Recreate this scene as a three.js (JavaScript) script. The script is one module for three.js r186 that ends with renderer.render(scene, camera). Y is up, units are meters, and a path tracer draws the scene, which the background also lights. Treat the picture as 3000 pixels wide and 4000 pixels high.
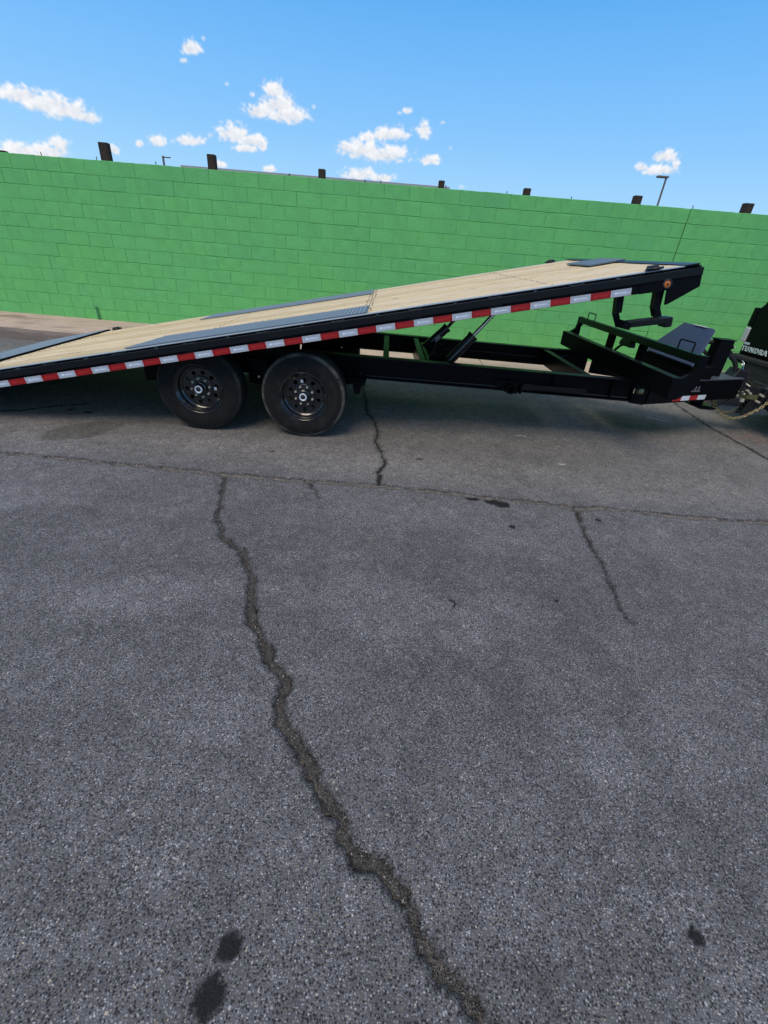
import * as THREE from 'three';
import { RoundedBoxGeometry } from 'three/addons/geometries/RoundedBoxGeometry.js';
import { mergeGeometries, toCreasedNormals } from 'three/addons/utils/BufferGeometryUtils.js';
import { FontLoader } from 'three/addons/loaders/FontLoader.js';
import { TextGeometry } from 'three/addons/geometries/TextGeometry.js';
import { createNoise2D } from 'simplex-noise';

// ------------------------------------------------------------------ camera, sky, sun, exposure
const EXPOSURE = 1.5;
const scene = new THREE.Scene();
const camera = new THREE.PerspectiveCamera(99.13, 0.75, 0.05, 900);
camera.position.set(6.6247, 1.559, 8.6461);
{
  const m = new THREE.Matrix4().set(
    0.995916, -0.089640, 0.010732, 0,
    0.071910, 0.859518, 0.506022, 0,
    -0.054584, -0.503184, 0.862454, 0, 0, 0, 0, 1);
  camera.quaternion.setFromRotationMatrix(m);
}
camera.updateMatrixWorld();
scene.add(camera);

const rng = (seed) => () => { seed = (seed + 0x6D2B79F5) | 0; let t = Math.imul(seed ^ (seed >>> 15), 1 | seed); t = (t + Math.imul(t ^ (t >>> 7), 61 | t)) ^ t; return ((t ^ (t >>> 14)) >>> 0) / 4294967296; };
const RND = rng(7);
const rr = (a, b) => a + (b - a) * RND();
const clamp = (x, a = 0, b = 1) => Math.min(b, Math.max(a, x));
const sstep = (a, b, x) => { const t = clamp((x - a) / (b - a)); return t * t * (3 - 2 * t); };
const lerp = (a, b, t) => a + (b - a) * t;
const n2 = createNoise2D(rng(11)), n2b = createNoise2D(rng(12));
const fbm = (x, y, o = 4, n = n2) => { let s = 0, a = 0.5, f = 1; for (let i = 0; i < o; i++) { s += a * n(x * f + i * 17.3, y * f - i * 9.1); a *= 0.5; f *= 2.03; } return s; };

function makeSky() {
  const W = 4096, H = 2048, data = new Float32Array(W * H * 4);
  const stops = [[-90, .30, .31, .33], [-1, .34, .44, .55], [0, .50, .76, .99], [5, .40, .70, 1.0], [10, .265, .585, .99], [15, .185, .505, .965], [20, .118, .42, .90], [35, .07, .30, .76], [60, .036, .20, .60], [90, .03, .17, .54]];
  for (let j = 0; j < H; j++) {
    const el = ((j + .5) / H - .5) * 180;
    let k = 0; while (k < stops.length - 2 && el > stops[k + 1][0]) k++;
    const a = stops[k], b = stops[k + 1], t = clamp((el - a[0]) / (b[0] - a[0]));
    for (let i = 0; i < W; i++) { const o = (j * W + i) * 4; for (let c = 0; c < 3; c++) data[o + c] = lerp(a[c + 1], b[c + 1], t) / EXPOSURE; data[o + 3] = 1; }
  }
  // fair-weather cumulus: each cloud is a list of puffs (azimuth from -z towards +x, elevation, half sizes, tilt; degrees)
  const clouds = [
    [[-35.65, 9.09, 1.7, .62, 10], [-33.84, 8.84, 2.1, .7, 10], [-32.25, 8.68, 1.8, .7, 9], [-31.0, 8.48, .85, .5, 9]],
    [[-36.7, 5.3, 1.8, .7, 8], [-34.7, 5.6, 1.8, .7, 8], [-33.5, 6.25, .8, .6, 8]],
    [[-21.69, 14.25, .84, .5, 9], [-22.4, 13.4, .32, .16, 9]], [[-20.6, 15.0, .2, .18, 9]],
    [[-14.6, 12.5, 1.0, .7, 6], [-14.3, 11.6, 1.8, .85, 6], [-13.5, 10.9, 1.95, .75, 6], [-16.1, 10.9, 1.5, .55, 6]],
    [[-18.6, 9.0, 1.6, .78, 7], [-16.9, 8.66, 1.3, .6, 6], [-17.6, 8.0, 1.15, .32, 6], [-16.0, 8.4, .5, .45, 6]], [[-20.8, 8.63, .36, .28, 7]],
    [[-22.8, 8.0, 1.36, .42, 7]], [[-25.7, 7.57, .8, .52, 7], [-27.1, 7.2, .42, .26, 8]],
    [[-3.4, 10.37, 2.0, .62, 4], [-5.5, 9.97, .75, .45, 4]],
    [[-6.1, 9.0, 2.4, .8, 4], [-3.7, 8.78, 2.6, .72, 4], [-7.6, 9.1, .95, .5, 5]],
    [[.06, 10.9, .7, .74, 3]], [[.95, 8.68, 1.12, .46, 3]], [[-6.3, 7.0, 1.6, .62, 4], [-3.9, 6.9, 1.4, .4, 4]],
    [[23.1, 9.6, 1.08, .5, 0], [23.0, 8.6, 1.46, .4, 0], [21.4, 8.8, .56, .3, 0], [24.2, 8.95, .32, .4, 0]],
    [[-10.9, 11.74, .23, .2, 5]], [[-1.7, 12.2, .5, .26, 4]], [[-2.5, 12.0, .27, .14, 4]], [[1.9, 11.6, .32, .18, 3]], [[2.9, 9.74, .2, .18, 3]],
    [[-20.3, 6.5, .68, .35, 6]], [[-15.4, 6.64, .7, .3, 6]], [[-29.4, 6.45, .46, .45, 8]], [[-18.9, 12.4, .17, .13, 7]], [[-16.7, 12, .26, .17, 7]], [[4.6, 6.67, .43, .18, 3]],
  ];
  // unseen broken cloud added overhead to whiten the fill light, the same in every direction (one of these clouds veils the sun)
  for (let j = Math.floor((22 / 180 + .5) * H); j < H; j++) {
    const el = ((j + .5) / H - .5) * Math.PI, k = sstep(.40, .62, el), hy = 1 / (Math.sin(el) + .12);
    if (k > 0) for (let i = 0; i < W; i++) {
      const a = ((i + .5) / W - .5) * Math.PI * 2, x = Math.cos(a) * Math.cos(el) * hy, z = Math.sin(a) * Math.cos(el) * hy;
      const f = fbm(x * 1.7 + 4, z * 1.7, 5), al = k * sstep(-.16, .22, f) * .96;
      if (al <= 0) continue;
      const lit = clamp(.75 - .35 * f + .4 * n2b(x * 6, z * 6) * .3), o = (j * W + i) * 4;
      for (let q = 0; q < 3; q++) data[o + q] = lerp(data[o + q], [lerp(.74, .98, lit), lerp(.77, .97, lit), lerp(.82, .97, lit)][q] / EXPOSURE, al);
    }
  }
  const r = rng(5);
  for (let k = 0; k < 46; k++) {                         // the same kind of sky all the way round
    const az = 50 + r() * 260, el = 5 + Math.pow(r(), 1.6) * 24, s = .5 + r() * 1.3, c = [];
    for (let q = 0; q < 2 + r() * 3; q++) c.push([az + (r() - .5) * 3.5 * s, el + (r() - .4) * 1.1 * s, s * (.7 + r()), s * (.35 + .35 * r()), 0]);
    clouds.push(c);
  }
  for (const c of clouds) {
    let big = 0; for (const p of c) big = Math.max(big, p[2]);
    const small = big < .45;
    const a0 = Math.min(...c.map((p) => p[0] - p[2] * 1.9)), a1 = Math.max(...c.map((p) => p[0] + p[2] * 1.9)), e0 = Math.max(.3, Math.min(...c.map((p) => p[1] - p[3] * 2.1))), e1 = Math.max(...c.map((p) => p[1] + p[3] * 2.1));
    for (let j = Math.floor((e0 / 180 + .5) * H); j <= Math.ceil((e1 / 180 + .5) * H); j++) {
      const el = ((j + .5) / H - .5) * 180, ce = Math.cos(el * Math.PI / 180);
      const i0 = Math.floor(((a0 - 90) / 360 + .5) * W), i1 = Math.ceil(((a1 - 90) / 360 + .5) * W);
      for (let ii = i0; ii <= i1; ii++) {
        const az = ((ii + .5) / W - .5) * 360 + 90;
        let d = -9, up = 0;
        for (const p of c) {
          const t = p[4] * Math.PI / 180, ax = (az - p[0]) * ce, ay = el - p[1];
          const dx = (ax * Math.cos(t) + ay * Math.sin(t)) / p[2], dy0 = (-ax * Math.sin(t) + ay * Math.cos(t)) / p[3], dy = dy0 < 0 ? dy0 * 1.35 : dy0;
          const v = 1 - Math.sqrt(dx * dx + dy * dy);
          if (v > d) { d = v; up = dy0; }
        }
        if (d < -.7) continue;
        const x = az * ce, f1 = fbm(x * .62 + 3, el * .85, 3), f2 = fbm(x * 1.9, el * 2.3 + 40, 2, n2b), bil = 1 - Math.abs(n2b(x * 1.7, el * 2.0)) * 1.1;
        const v = d + f1 * .55 + f2 * .38 + (bil - .5) * .15 + (small ? .0 : .13);
        const al = Math.pow(sstep(-.16, .58, v), 1.25) * (small ? .5 : .97);
        if (al <= 0) continue;
        const lit = clamp(.60 + .40 * up + f1 * .6 + f2 * .45 + (.5 - v) * .2);
        const o = (j * W + ((ii % W) + W) % W) * 4;
        const col = [lerp(.68, .97, lit), lerp(.725, .97, lit), lerp(.80, .985, lit)];
        for (let q = 0; q < 3; q++) data[o + q] = lerp(data[o + q], col[q] / EXPOSURE, al);
      }
    }
  }
  const t = new THREE.DataTexture(data, W, H, THREE.RGBAFormat, THREE.FloatType);
  t.mapping = THREE.EquirectangularReflectionMapping; t.magFilter = t.minFilter = THREE.LinearFilter; t.needsUpdate = true;
  return t;
}
scene.background = makeSky();
scene.environment = scene.background;

const sun = new THREE.DirectionalLight(new THREE.Color().setRGB(1, 0.86, 0.67), 1.5);   // the sun behind a cloud: wide and soft
sun.position.set(6 - 5, 19, 5 + 12.5);
sun.target.position.set(6, 0, 5);
sun.castShadow = true; sun.shadow.radius = 55; sun.shadow.mapSize.set(2048, 2048);
Object.assign(sun.shadow.camera, { left: -16, right: 16, top: 14, bottom: -14, near: 1, far: 60 });
scene.add(sun, sun.target);

const renderer = new THREE.WebGLRenderer({ antialias: true });
renderer.toneMapping = THREE.LinearToneMapping;
renderer.toneMappingExposure = EXPOSURE;
renderer.shadowMap.enabled = true;

// ------------------------------------------------------------------ helpers
const taken = {};
const numbered = (n) => { const k = taken[n] = (taken[n] ?? -1) + 1; return k ? `${n}_${String(k).padStart(3, '0')}` : n; };
const shadow = (m) => { m.castShadow = m.receiveShadow = true; return m; };
function boxUV(g) {
  if (g.index) g = g.toNonIndexed();
  const p = g.attributes.position, n = g.attributes.normal, uv = new Float32Array(p.count * 2);
  for (let i = 0; i < p.count; i++) {
    const ax = Math.abs(n.getX(i)), ay = Math.abs(n.getY(i)), az = Math.abs(n.getZ(i));
    const [a, b] = ax > ay && ax > az ? [p.getZ(i), p.getY(i)] : ay > az ? [p.getX(i), p.getZ(i)] : [p.getX(i), p.getY(i)];
    uv[2 * i] = a; uv[2 * i + 1] = b;
  }
  g.setAttribute('uv', new THREE.BufferAttribute(uv, 2));
  for (const k of Object.keys(g.attributes)) if (!['position', 'normal', 'uv', 'color'].includes(k)) g.deleteAttribute(k);
  return g;
}
const merge = (list) => { list = [].concat(list).flat().map((g) => boxUV(g)); return list.length === 1 ? list[0] : mergeGeometries(list); };
function part(parent, name, geos, mat, label) {
  const m = shadow(new THREE.Mesh(merge(geos), mat)); m.name = name; if (label) m.userData.label = label; parent.add(m); return m;
}
function tag(o, label, category, group) { o.userData.label = label; o.userData.category = category; if (group) o.userData.group = group; return o; }
function thing(name, label, category, pos = [0, 0, 0], turn = 0, group) {
  const o = new THREE.Group(); o.name = numbered(name); o.position.set(...pos); o.rotation.y = turn; tag(o, label, category, group); scene.add(o); return o;
}
function structure(o, name, label) { o.name = name; o.userData.kind = 'structure'; if (label) o.userData.label = label; scene.add(o); return o; }
const box = (x0, x1, y0, y1, z0, z1, r = 0.004) => {
  const g = r ? new RoundedBoxGeometry(x1 - x0, y1 - y0, z1 - z0, 1, Math.min(r, (x1 - x0) * .45, (y1 - y0) * .45, (z1 - z0) * .45)) : new THREE.BoxGeometry(x1 - x0, y1 - y0, z1 - z0);
  return g.translate((x0 + x1) / 2, (y0 + y1) / 2, (z0 + z1) / 2);
};
// a plate: outline in x, y pushed from z0 to z1, edges chamfered
function plate(pts, z0, z1, bev = 0.0015, holes = []) {
  const sh = new THREE.Shape(pts.map((p) => new THREE.Vector2(...p)));
  for (const h of holes) { const q = new THREE.Path(); q.absarc(h[0], h[1], h[2], 0, Math.PI * 2, true); sh.holes.push(q); }
  const g = new THREE.ExtrudeGeometry(sh, { depth: z1 - z0 - 2 * bev, bevelEnabled: bev > 0, bevelSize: bev, bevelOffset: -bev, bevelThickness: bev, bevelSegments: 1, curveSegments: 8 });
  return g.translate(0, 0, z0 + bev);
}
const V = (...a) => new THREE.Vector3(...a);
function rod(a, b, r, r2 = r, seg = 14, caps = true) {
  a = V(...a); b = V(...b); const d = b.clone().sub(a), L = d.length();
  const g = new THREE.CylinderGeometry(r2, r, L, seg, 1, !caps);
  g.applyQuaternion(new THREE.Quaternion().setFromUnitVectors(V(0, 1, 0), d.normalize())); return g.translate(...a.clone().add(b).multiplyScalar(.5).toArray());
}
const tube = (pts, r, n = 40, closed = false, seg = 8) => new THREE.TubeGeometry(new THREE.CatmullRomCurve3(pts.map((p) => V(...p)), closed, 'catmullrom', 0.5), n, r, seg, closed);
// a rod bent sharply through the points, with round corners
function bent(pts, r, rad = 0.012, closed = false) {
  const P = pts.map((p) => V(...p)), path = new THREE.CurvePath();
  let last = P[0];
  for (let i = 1; i < P.length; i++) {
    if (i < P.length - 1) {
      const a = P[i].clone().add(P[i - 1].clone().sub(P[i]).setLength(rad)), b = P[i].clone().add(P[i + 1].clone().sub(P[i]).setLength(rad));
      path.add(new THREE.LineCurve3(last, a)); path.add(new THREE.QuadraticBezierCurve3(a, P[i], b)); last = b;
    } else path.add(new THREE.LineCurve3(last, P[i]));
  }
  return new THREE.TubeGeometry(path, P.length * 12, r, 7, closed);
}
const sphere = (x, y, z, r, n = 10) => new THREE.SphereGeometry(r, n, Math.max(5, n - 3)).translate(x, y, z);

// ------------------------------------------------------------------ textures
const toS = (v) => Math.round(255 * (v <= 0.0031308 ? 12.92 * v : 1.055 * Math.pow(clamp(v), 1 / 2.4) - 0.055));
function dataTex(w, h, fn, srgb) {           // fn writes [r, g, b] (linear 0..1)
  const d = new Uint8Array(w * h * 4), c = [0, 0, 0];
  for (let j = 0; j < h; j++) for (let i = 0; i < w; i++) {
    fn(i, j, c); const o = (j * w + i) * 4;
    for (let q = 0; q < 3; q++) d[o + q] = srgb ? toS(c[q]) : Math.round(255 * clamp(c[q]));
    d[o + 3] = 255;
  }
  const t = new THREE.DataTexture(d, w, h, THREE.RGBAFormat); t.wrapS = t.wrapT = THREE.RepeatWrapping; t.magFilter = THREE.LinearFilter; t.minFilter = THREE.LinearMipmapLinearFilter; t.generateMipmaps = true;
  if (srgb) t.colorSpace = THREE.SRGBColorSpace; t.needsUpdate = true; return t;
}
const hash = (x, y, s = 0) => { let h = Math.imul(x, 374761393) ^ Math.imul(y, 668265263) ^ Math.imul(s + 1, 1274126177); h = Math.imul(h ^ (h >>> 13), 1274126177); h = Math.imul(h ^ (h >>> 15), 2246822519); return ((h ^ (h >>> 16)) >>> 0) / 4294967296; };
// periodic value noise, period p cells
function vnoise(x, y, p, s) {
  const xi = Math.floor(x), yi = Math.floor(y), fx = x - xi, fy = y - yi, u = fx * fx * (3 - 2 * fx), v = fy * fy * (3 - 2 * fy), m = (a) => ((a % p) + p) % p;
  return lerp(lerp(hash(m(xi), m(yi), s), hash(m(xi + 1), m(yi), s), u), lerp(hash(m(xi), m(yi + 1), s), hash(m(xi + 1), m(yi + 1), s), u), v);
}
// asphalt: aggregate of two sizes in a worn binder; one tile is 2.4 m
const ASPHALT_TILE = 1.5;
const asphalt = (() => {
  const N = 2048, bump = new Uint8Array(N * N);
  const layer = (i, j, cell, s) => {
    const G = N / cell, cx = Math.floor(i / cell), cy = Math.floor(j / cell); let f1 = 9, id = 0;
    for (let a = -1; a < 2; a++) for (let b = -1; b < 2; b++) {
      const gx = (cx + a + G) % G, gy = (cy + b + G) % G, px = (cx + a + .15 + .7 * hash(gx, gy, s)) * cell, py = (cy + b + .15 + .7 * hash(gx, gy, s + 1)) * cell;
      const sq = .75 + .5 * hash(gx, gy, s + 3), dx = (i - px) * sq, dy = (j - py) / sq, d = Math.sqrt(dx * dx + dy * dy) / cell / (.75 + .5 * hash(gx, gy, s + 4));
      if (d < f1) { f1 = d; id = hash(gx, gy, s + 2); }
    }
    return [f1, id];
  };
  const map = dataTex(N, N, (i, j, c) => {
    const [d, id] = layer(i, j, 8, 1), [d2, id2] = layer(i, j, 16, 21);
    const soft = .85 + .3 * vnoise(i / 64, j / 64, N / 64, 5), fine = hash(i, j, 9);
    let v = .062 + .05 * fine, hgt = .32 + .15 * fine, warm = 0;
    if (d < .46) {
      const e = sstep(.46, .3, d);
      const tone = id < .26 ? .016 : id < .72 ? lerp(.095, .165, (id - .26) / .46) : id < .96 ? lerp(.17, .27, (id - .72) / .24) : .36;
      v = lerp(v, tone, e); hgt = lerp(hgt, id < .16 ? .08 : .55 + .35 * id, e); warm = (id * 57) % 1;
    }
    if (id2 > .93 && d2 < .33) { const e = sstep(.36, .26, d2); v = lerp(v, id2 > .985 ? .30 : .11 + .09 * ((id2 * 91) % 1), e); hgt = lerp(hgt, .95, e); warm = (id2 * 33) % 1; }
    v *= soft;
    bump[j * N + i] = Math.round(255 * clamp(hgt));
    const tan = warm > .93 ? 1 : 0;
    c[0] = v * (1.02 + .18 * tan); c[1] = v * (1.0 + .03 * tan); c[2] = v * (1.02 - .2 * tan);
  }, true);
  const b = dataTex(N, N, (i, j, c) => { c[0] = c[1] = c[2] = bump[j * N + i] / 255; });
  map.anisotropy = b.anisotropy = 8;
  return { map, bump: b };
})();
const noiseTex = dataTex(512, 512, (i, j, c) => { const v = .5 * vnoise(i / 64, j / 64, 8, 1) + .3 * vnoise(i / 16, j / 16, 32, 2) + .2 * vnoise(i / 3, j / 3, 171, 3); c[0] = c[1] = c[2] = v; });
const paintRough = dataTex(512, 512, (i, j, c) => { const v = .55 * vnoise(i / 90, j / 90, 5.69 | 0, 4) + .3 * vnoise(i / 20, j / 20, 25, 5) + .15 * hash(i, j, 6); c[0] = c[1] = c[2] = .62 + .38 * v; });
// split-free painted block: fine pits and roller stipple
const blockBump = dataTex(1024, 1024, (i, j, c) => {
  let v = .45 * vnoise(i / 10, j / 10, 102, 1) + .35 * vnoise(i / 4, j / 4, 256, 2) + .2 * hash(i, j, 3);
  const pit = vnoise(i / 13, j / 13, 78, 7); if (pit > .83) v -= (pit - .83) * 3.2; c[0] = c[1] = c[2] = clamp(v);
});
const blockMap = dataTex(512, 512, (i, j, c) => {
  const a = vnoise(i / 60, j / 60, 8, 11), b = vnoise(i / 9, j / 9, 56, 12), f = hash(i, j, 13), k = .9 + .13 * a + .07 * b + .06 * (f - .5) - (vnoise(i / 7, j / 7, 73, 17) > .86 ? .14 : 0);
  c[0] = .128 * k; c[1] = .462 * k; c[2] = .145 * k;
}, true);
function woodTex(seed) {
  const W = 1024, H = 128, r = rng(seed), knots = [], checks = [];
  for (let k = 0; k < 5; k++) knots.push([r() * W, r() * H, 5 + r() * 9]);
  for (let k = 0; k < 20; k++) checks.push([r() * W, r() * H, 20 + r() * 110, .45 + r() * .5]);
  return dataTex(W, H, (i, j, c) => {
    let warp = 0, kd = 0;
    for (const [x, y, q] of knots) { const dx = (i - x) / q / 3.2, dy = (j - y) / q, d2 = dx * dx + dy * dy; warp += Math.exp(-d2 * .8) * (dy > 0 ? 5 : -5); const e = (i - x) / q, dk = e * e * .45 + dy * dy * 2.2; kd = Math.max(kd, sstep(1.1, .25, dk)); }
    const jj = j + warp + 3 * n2(i * .006, seed), g = .5 + .5 * Math.sin(jj * .52 + 3 * n2(i * .004 + seed, j * .03) + 2.2 * n2(i * .0025, jj * .06 + seed));
    const fib = fbm(i * .02, j * .6 + seed, 3), broad = n2b(i * .004 + seed * 3, j * .02);
    const st = sstep(.15, .7, n2(i * .0035 + seed * 5, j * .085)) * .55 + sstep(.3, .75, n2b(i * .008, j * .16 + seed)) * .4; let t = clamp(.36 * g * g + .30 * fib + .25 * broad + .10 + st);
    let R = lerp(.76, .52, t), G = lerp(.635, .38, t), B = lerp(.435, .19, t);
    let dk = .82 * kd;
    for (const [x, y, L, s] of checks) { const dx = (i - x) / L; if (Math.abs(dx) < 1) { const yy = y + 2.5 * n2b(i * .02, y); dk = Math.max(dk, s * sstep(2.6, .6, Math.abs(j - yy)) * (1 - dx * dx) * (n2(i * .09, y) > -.25 ? 1 : .15)); } }
    c[0] = lerp(R, .11, dk); c[1] = lerp(G, .062, dk); c[2] = lerp(B, .03, dk);
  }, true);
}
const concreteMap = (tint, seed, stain) => dataTex(1024, 256, (i, j, c) => {
  const a = fbm(i * .008 + seed, j * .03, 4), b = hash(i, j, seed), k = .93 + .22 * a + .10 * (b - .5) + .08 * n2(i * .25, j * .25);
  const s = stain ? stain(i / 1024, j / 256) : 0;
  for (let q = 0; q < 3; q++) c[q] = tint[q] * k * (1 - s * [.55, .6, .62][q]);
}, true);

// ------------------------------------------------------------------ materials
const std = (o) => new THREE.MeshStandardMaterial(o);
const lin = (r, g, b) => new THREE.Color().setRGB(r, g, b);
const M = {
  road: std({ map: asphalt.map, bumpMap: asphalt.bump, bumpScale: 0.003, roughness: 0.88, vertexColors: true }),
  black: new THREE.MeshPhysicalMaterial({ color: lin(.0035, .004, .0058), specularIntensity: .17, roughness: .42, roughnessMap: paintRough, bumpMap: noiseTex, bumpScale: .0004 }),
  dusty: std({ color: lin(.075, .088, .105), roughness: .6, roughnessMap: paintRough }),  // no dust: grey painted in for the sky reflected on the tongue plate
  blackMatt: new THREE.MeshPhysicalMaterial({ color: lin(.0045, .005, .0062), specularIntensity: .10, roughness: .75 }),
  blackTop: new THREE.MeshPhysicalMaterial({ color: lin(.006, .0072, .0095), specularIntensity: .45, roughness: .45, roughnessMap: paintRough, bumpMap: noiseTex, bumpScale: .0005 }),
  gloss: new THREE.MeshPhysicalMaterial({ color: lin(.009, .0095, .012), roughness: .24, clearcoat: .6, clearcoatRoughness: .12 }),
  tread: std({ color: lin(.095, .135, .175), roughness: .66, roughnessMap: paintRough, bumpMap: noiseTex, bumpScale: .0004 }),
  edge: std({ color: lin(.36, .42, .48), roughness: .5, roughnessMap: paintRough }),  // pale colour painted in for the sky reflected along the deck flange
  treadBar: std({ color: lin(.205, .27, .335), roughness: .5 }),
  lid: std({ color: lin(.034, .047, .098), roughness: .6, roughnessMap: paintRough, bumpMap: noiseTex, bumpScale: .0005 }),  // blue of the reflected sky is put into the lid colour
  tyre: new THREE.MeshPhysicalMaterial({ color: lin(1, 1, 1), specularIntensity: .5, roughness: .78, vertexColors: true, bumpMap: noiseTex, bumpScale: .0006 }),
  rubber: std({ color: lin(.014, .014, .016), roughness: .6 }),
  plastic: std({ color: lin(.022, .021, .022), roughness: .75, bumpMap: noiseTex, bumpScale: .0008 }),
  zinc: std({ color: lin(.66, .63, .52), roughness: .35, metalness: .45 }),
  cap: std({ color: lin(.70, .76, .82), roughness: .3, metalness: .35 }),
  chrome: std({ color: lin(.75, .75, .76), roughness: .08, metalness: 1 }),
  gold: std({ color: lin(.42, .345, .19), roughness: .4, metalness: .75, roughnessMap: paintRough }),
  olive: std({ color: lin(.20, .21, .10), roughness: .45, metalness: .6, roughnessMap: paintRough }),
  whiteSticker: std({ color: lin(.72, .74, .78), roughness: .6 }),
  amber: new THREE.MeshPhysicalMaterial({ color: lin(.62, .15, .006), roughness: .18, clearcoat: .8 }),
  lampGlass: new THREE.MeshPhysicalMaterial({ color: lin(.55, .52, .52), roughness: .15, clearcoat: 1 }),
  truck: new THREE.MeshPhysicalMaterial({ color: lin(.003, .0034, .004), roughness: .4, specularIntensity: .14, clearcoat: .04, clearcoatRoughness: .25 }),
  rust: std({ color: lin(.050, .028, .020), roughness: .85, map: noiseTex, bumpMap: noiseTex, bumpScale: .003 }),
  poleGrey: std({ color: lin(.12, .11, .11), roughness: .6 }),
  dirt: std({ color: lin(.20, .155, .115), roughness: 1 }),
  mortar: std({ color: lin(.104, .395, .124), roughness: .95 }),
  pipe: std({ color: lin(.055, .27, .095), roughness: .6 }),
  wallCap: std({ color: lin(.40, .41, .41), roughness: .9, bumpMap: noiseTex, bumpScale: .002 }),
  fascia: std({ color: lin(.30, .31, .34), roughness: .7 }),
  fasciaDark: std({ color: lin(.06, .055, .06), roughness: .8 }),
  screw: std({ color: lin(.05, .045, .04), roughness: .5, metalness: .5 }),
  ringDark: std({ color: lin(.010, .011, .013), roughness: .5, roughnessMap: paintRough }),
};
const greens = [[.92, .945, 1.04], [.96, .97, 1.02], [1, 1, 1], [1.02, 1.01, .97], [1.05, 1.03, .95], [1.08, 1.05, .93]].map((k) => std({ map: blockMap, color: lin(...k), bumpMap: blockBump, bumpScale: .004, roughness: .88 }));

// ------------------------------------------------------------------ road with its cracks
const CRACKS = [   // centre line (x, z), half width at start and end
  { name: 'main', w: [.0075, .0165], p: [[5.34, 5.64], [5.36, 5.75], [5.41, 5.89], [5.51, 6.27], [5.64, 6.49], [5.77, 6.57], [5.9, 6.79], [5.98, 7.0], [6.0, 7.09], [6.04, 7.16], [6.13, 7.29], [6.18, 7.39], [6.255, 7.43], [6.28, 7.62], [6.38, 7.72], [6.45, 7.83], [6.48, 7.88], [6.55, 7.93], [6.6, 8.02], [6.66, 8.05], [6.73, 8.09], [6.78, 8.15], [6.81, 8.21], [6.85, 8.26], [6.91, 8.31], [6.99, 8.36], [7.08, 8.44], [7.15, 8.58]] },
  { name: 'long', w: [.021, .021], p: [[.2, 5.57], [1.5, 5.60], [2.6, 5.59], [3.52, 5.6], [4.26, 5.6], [4.63, 5.61], [5.34, 5.63], [5.74, 5.62], [6.03, 5.61], [6.53, 5.585], [7.01, 5.61], [7.33, 5.62], [7.9, 5.64], [8.03, 5.68], [8.26, 5.63], [8.61, 5.64], [8.96, 5.65], [9.54, 5.63], [11, 5.64], [13.5, 5.62]] },
  { name: 'up', w: [.010, .008], p: [[6.53, 5.585], [6.51, 5.34], [6.55, 5.15], [6.53, 4.99], [6.44, 4.68], [6.44, 4.48], [6.4, 4.14], [6.28, 3.8], [6.23, 3.41], [6.12, 2.68], [6.1, 2.0]] },
  { name: 'right', w: [.009, .003], p: [[8.03, 5.68], [8.01, 5.89], [7.99, 6.14], [7.98, 6.4], [7.95, 6.6], [7.93, 6.78], [7.95, 6.9]] },
  { name: 'farright', w: [.010, .018], p: [[10.66, 2.0], [10.63, 2.31], [10.54, 3.04], [10.55, 3.53], [10.56, 3.89], [10.55, 4.19], [10.6, 5.0], [10.58, 5.6]] },
  { name: 'small', w: [.006, .003], p: [[5.99, 5.62], [6.04, 5.72], [6.11, 5.87]] },
  { name: 'leftcrack', w: [.012, .010], p: [[2.4, 4.86], [2.7, 4.75], [2.95, 4.68], [3.15, 4.45], [3.4, 4.3]] },
];
for (const c of CRACKS) {                  // finer, wandering centre lines
  const q = []; const step = c.name === 'long' ? .03 : .016; let s = 0;
  for (let i = 0; i < c.p.length - 1; i++) {
    const [x0, z0] = c.p[i], [x1, z1] = c.p[i + 1], L = Math.hypot(x1 - x0, z1 - z0), n = Math.max(1, Math.round(L / step));
    for (let k = 0; k < n; k++) {
      const t = k / n, nx = -(z1 - z0) / L, nz = (x1 - x0) / L, amp = c.name === 'long' ? .010 : .011;
      const j = amp * (1.0 * n2(s * 7, c.p[0][0] * 9) + .8 * n2(s * 24, 5 + c.p[0][0])); q.push([lerp(x0, x1, t) + nx * j, lerp(z0, z1, t) + nz * j]); s += L / n;
    }
  }
  q.push(c.p[c.p.length - 1]); c.q = q;
  c.hw = q.map((_, i) => { const t = i / (q.length - 1), k = c.name === 'main' ? sstep(0, .55, t) : t; return lerp(c.w[0], c.w[1], k) * (1 + .45 * n2(i * .06, c.w[0] * 300) + .5 * n2(i * .27, 8) + .3 * n2b(i * .7, 4)); });
}
const crackGrid = new Map();
for (const c of CRACKS) c.q.forEach((p, i) => { const k = Math.floor(p[0] / .1) + ',' + Math.floor(p[1] / .1); if (!crackGrid.has(k)) crackGrid.set(k, []); crackGrid.get(k).push([p[0], p[1], c.hw[i]]); });
const crackDist = (x, z) => { let m = 9; const a = Math.floor(x / .1), b = Math.floor(z / .1); for (let i = -1; i < 2; i++) for (let j = -1; j < 2; j++) { const l = crackGrid.get((a + i) + ',' + (b + j)); if (l) for (const p of l) { const d = Math.hypot(x - p[0], z - p[1]) - p[2]; if (d < m) m = d; } } return m; };
const blob = (x, z, cx, cz, rx, rz, rot = 0) => { const dx = x - cx, dz = z - cz, c = Math.cos(rot), s = Math.sin(rot), u = (dx * c + dz * s) / rx, v = (-dx * s + dz * c) / rz; return Math.sqrt(u * u + v * v); };
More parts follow.
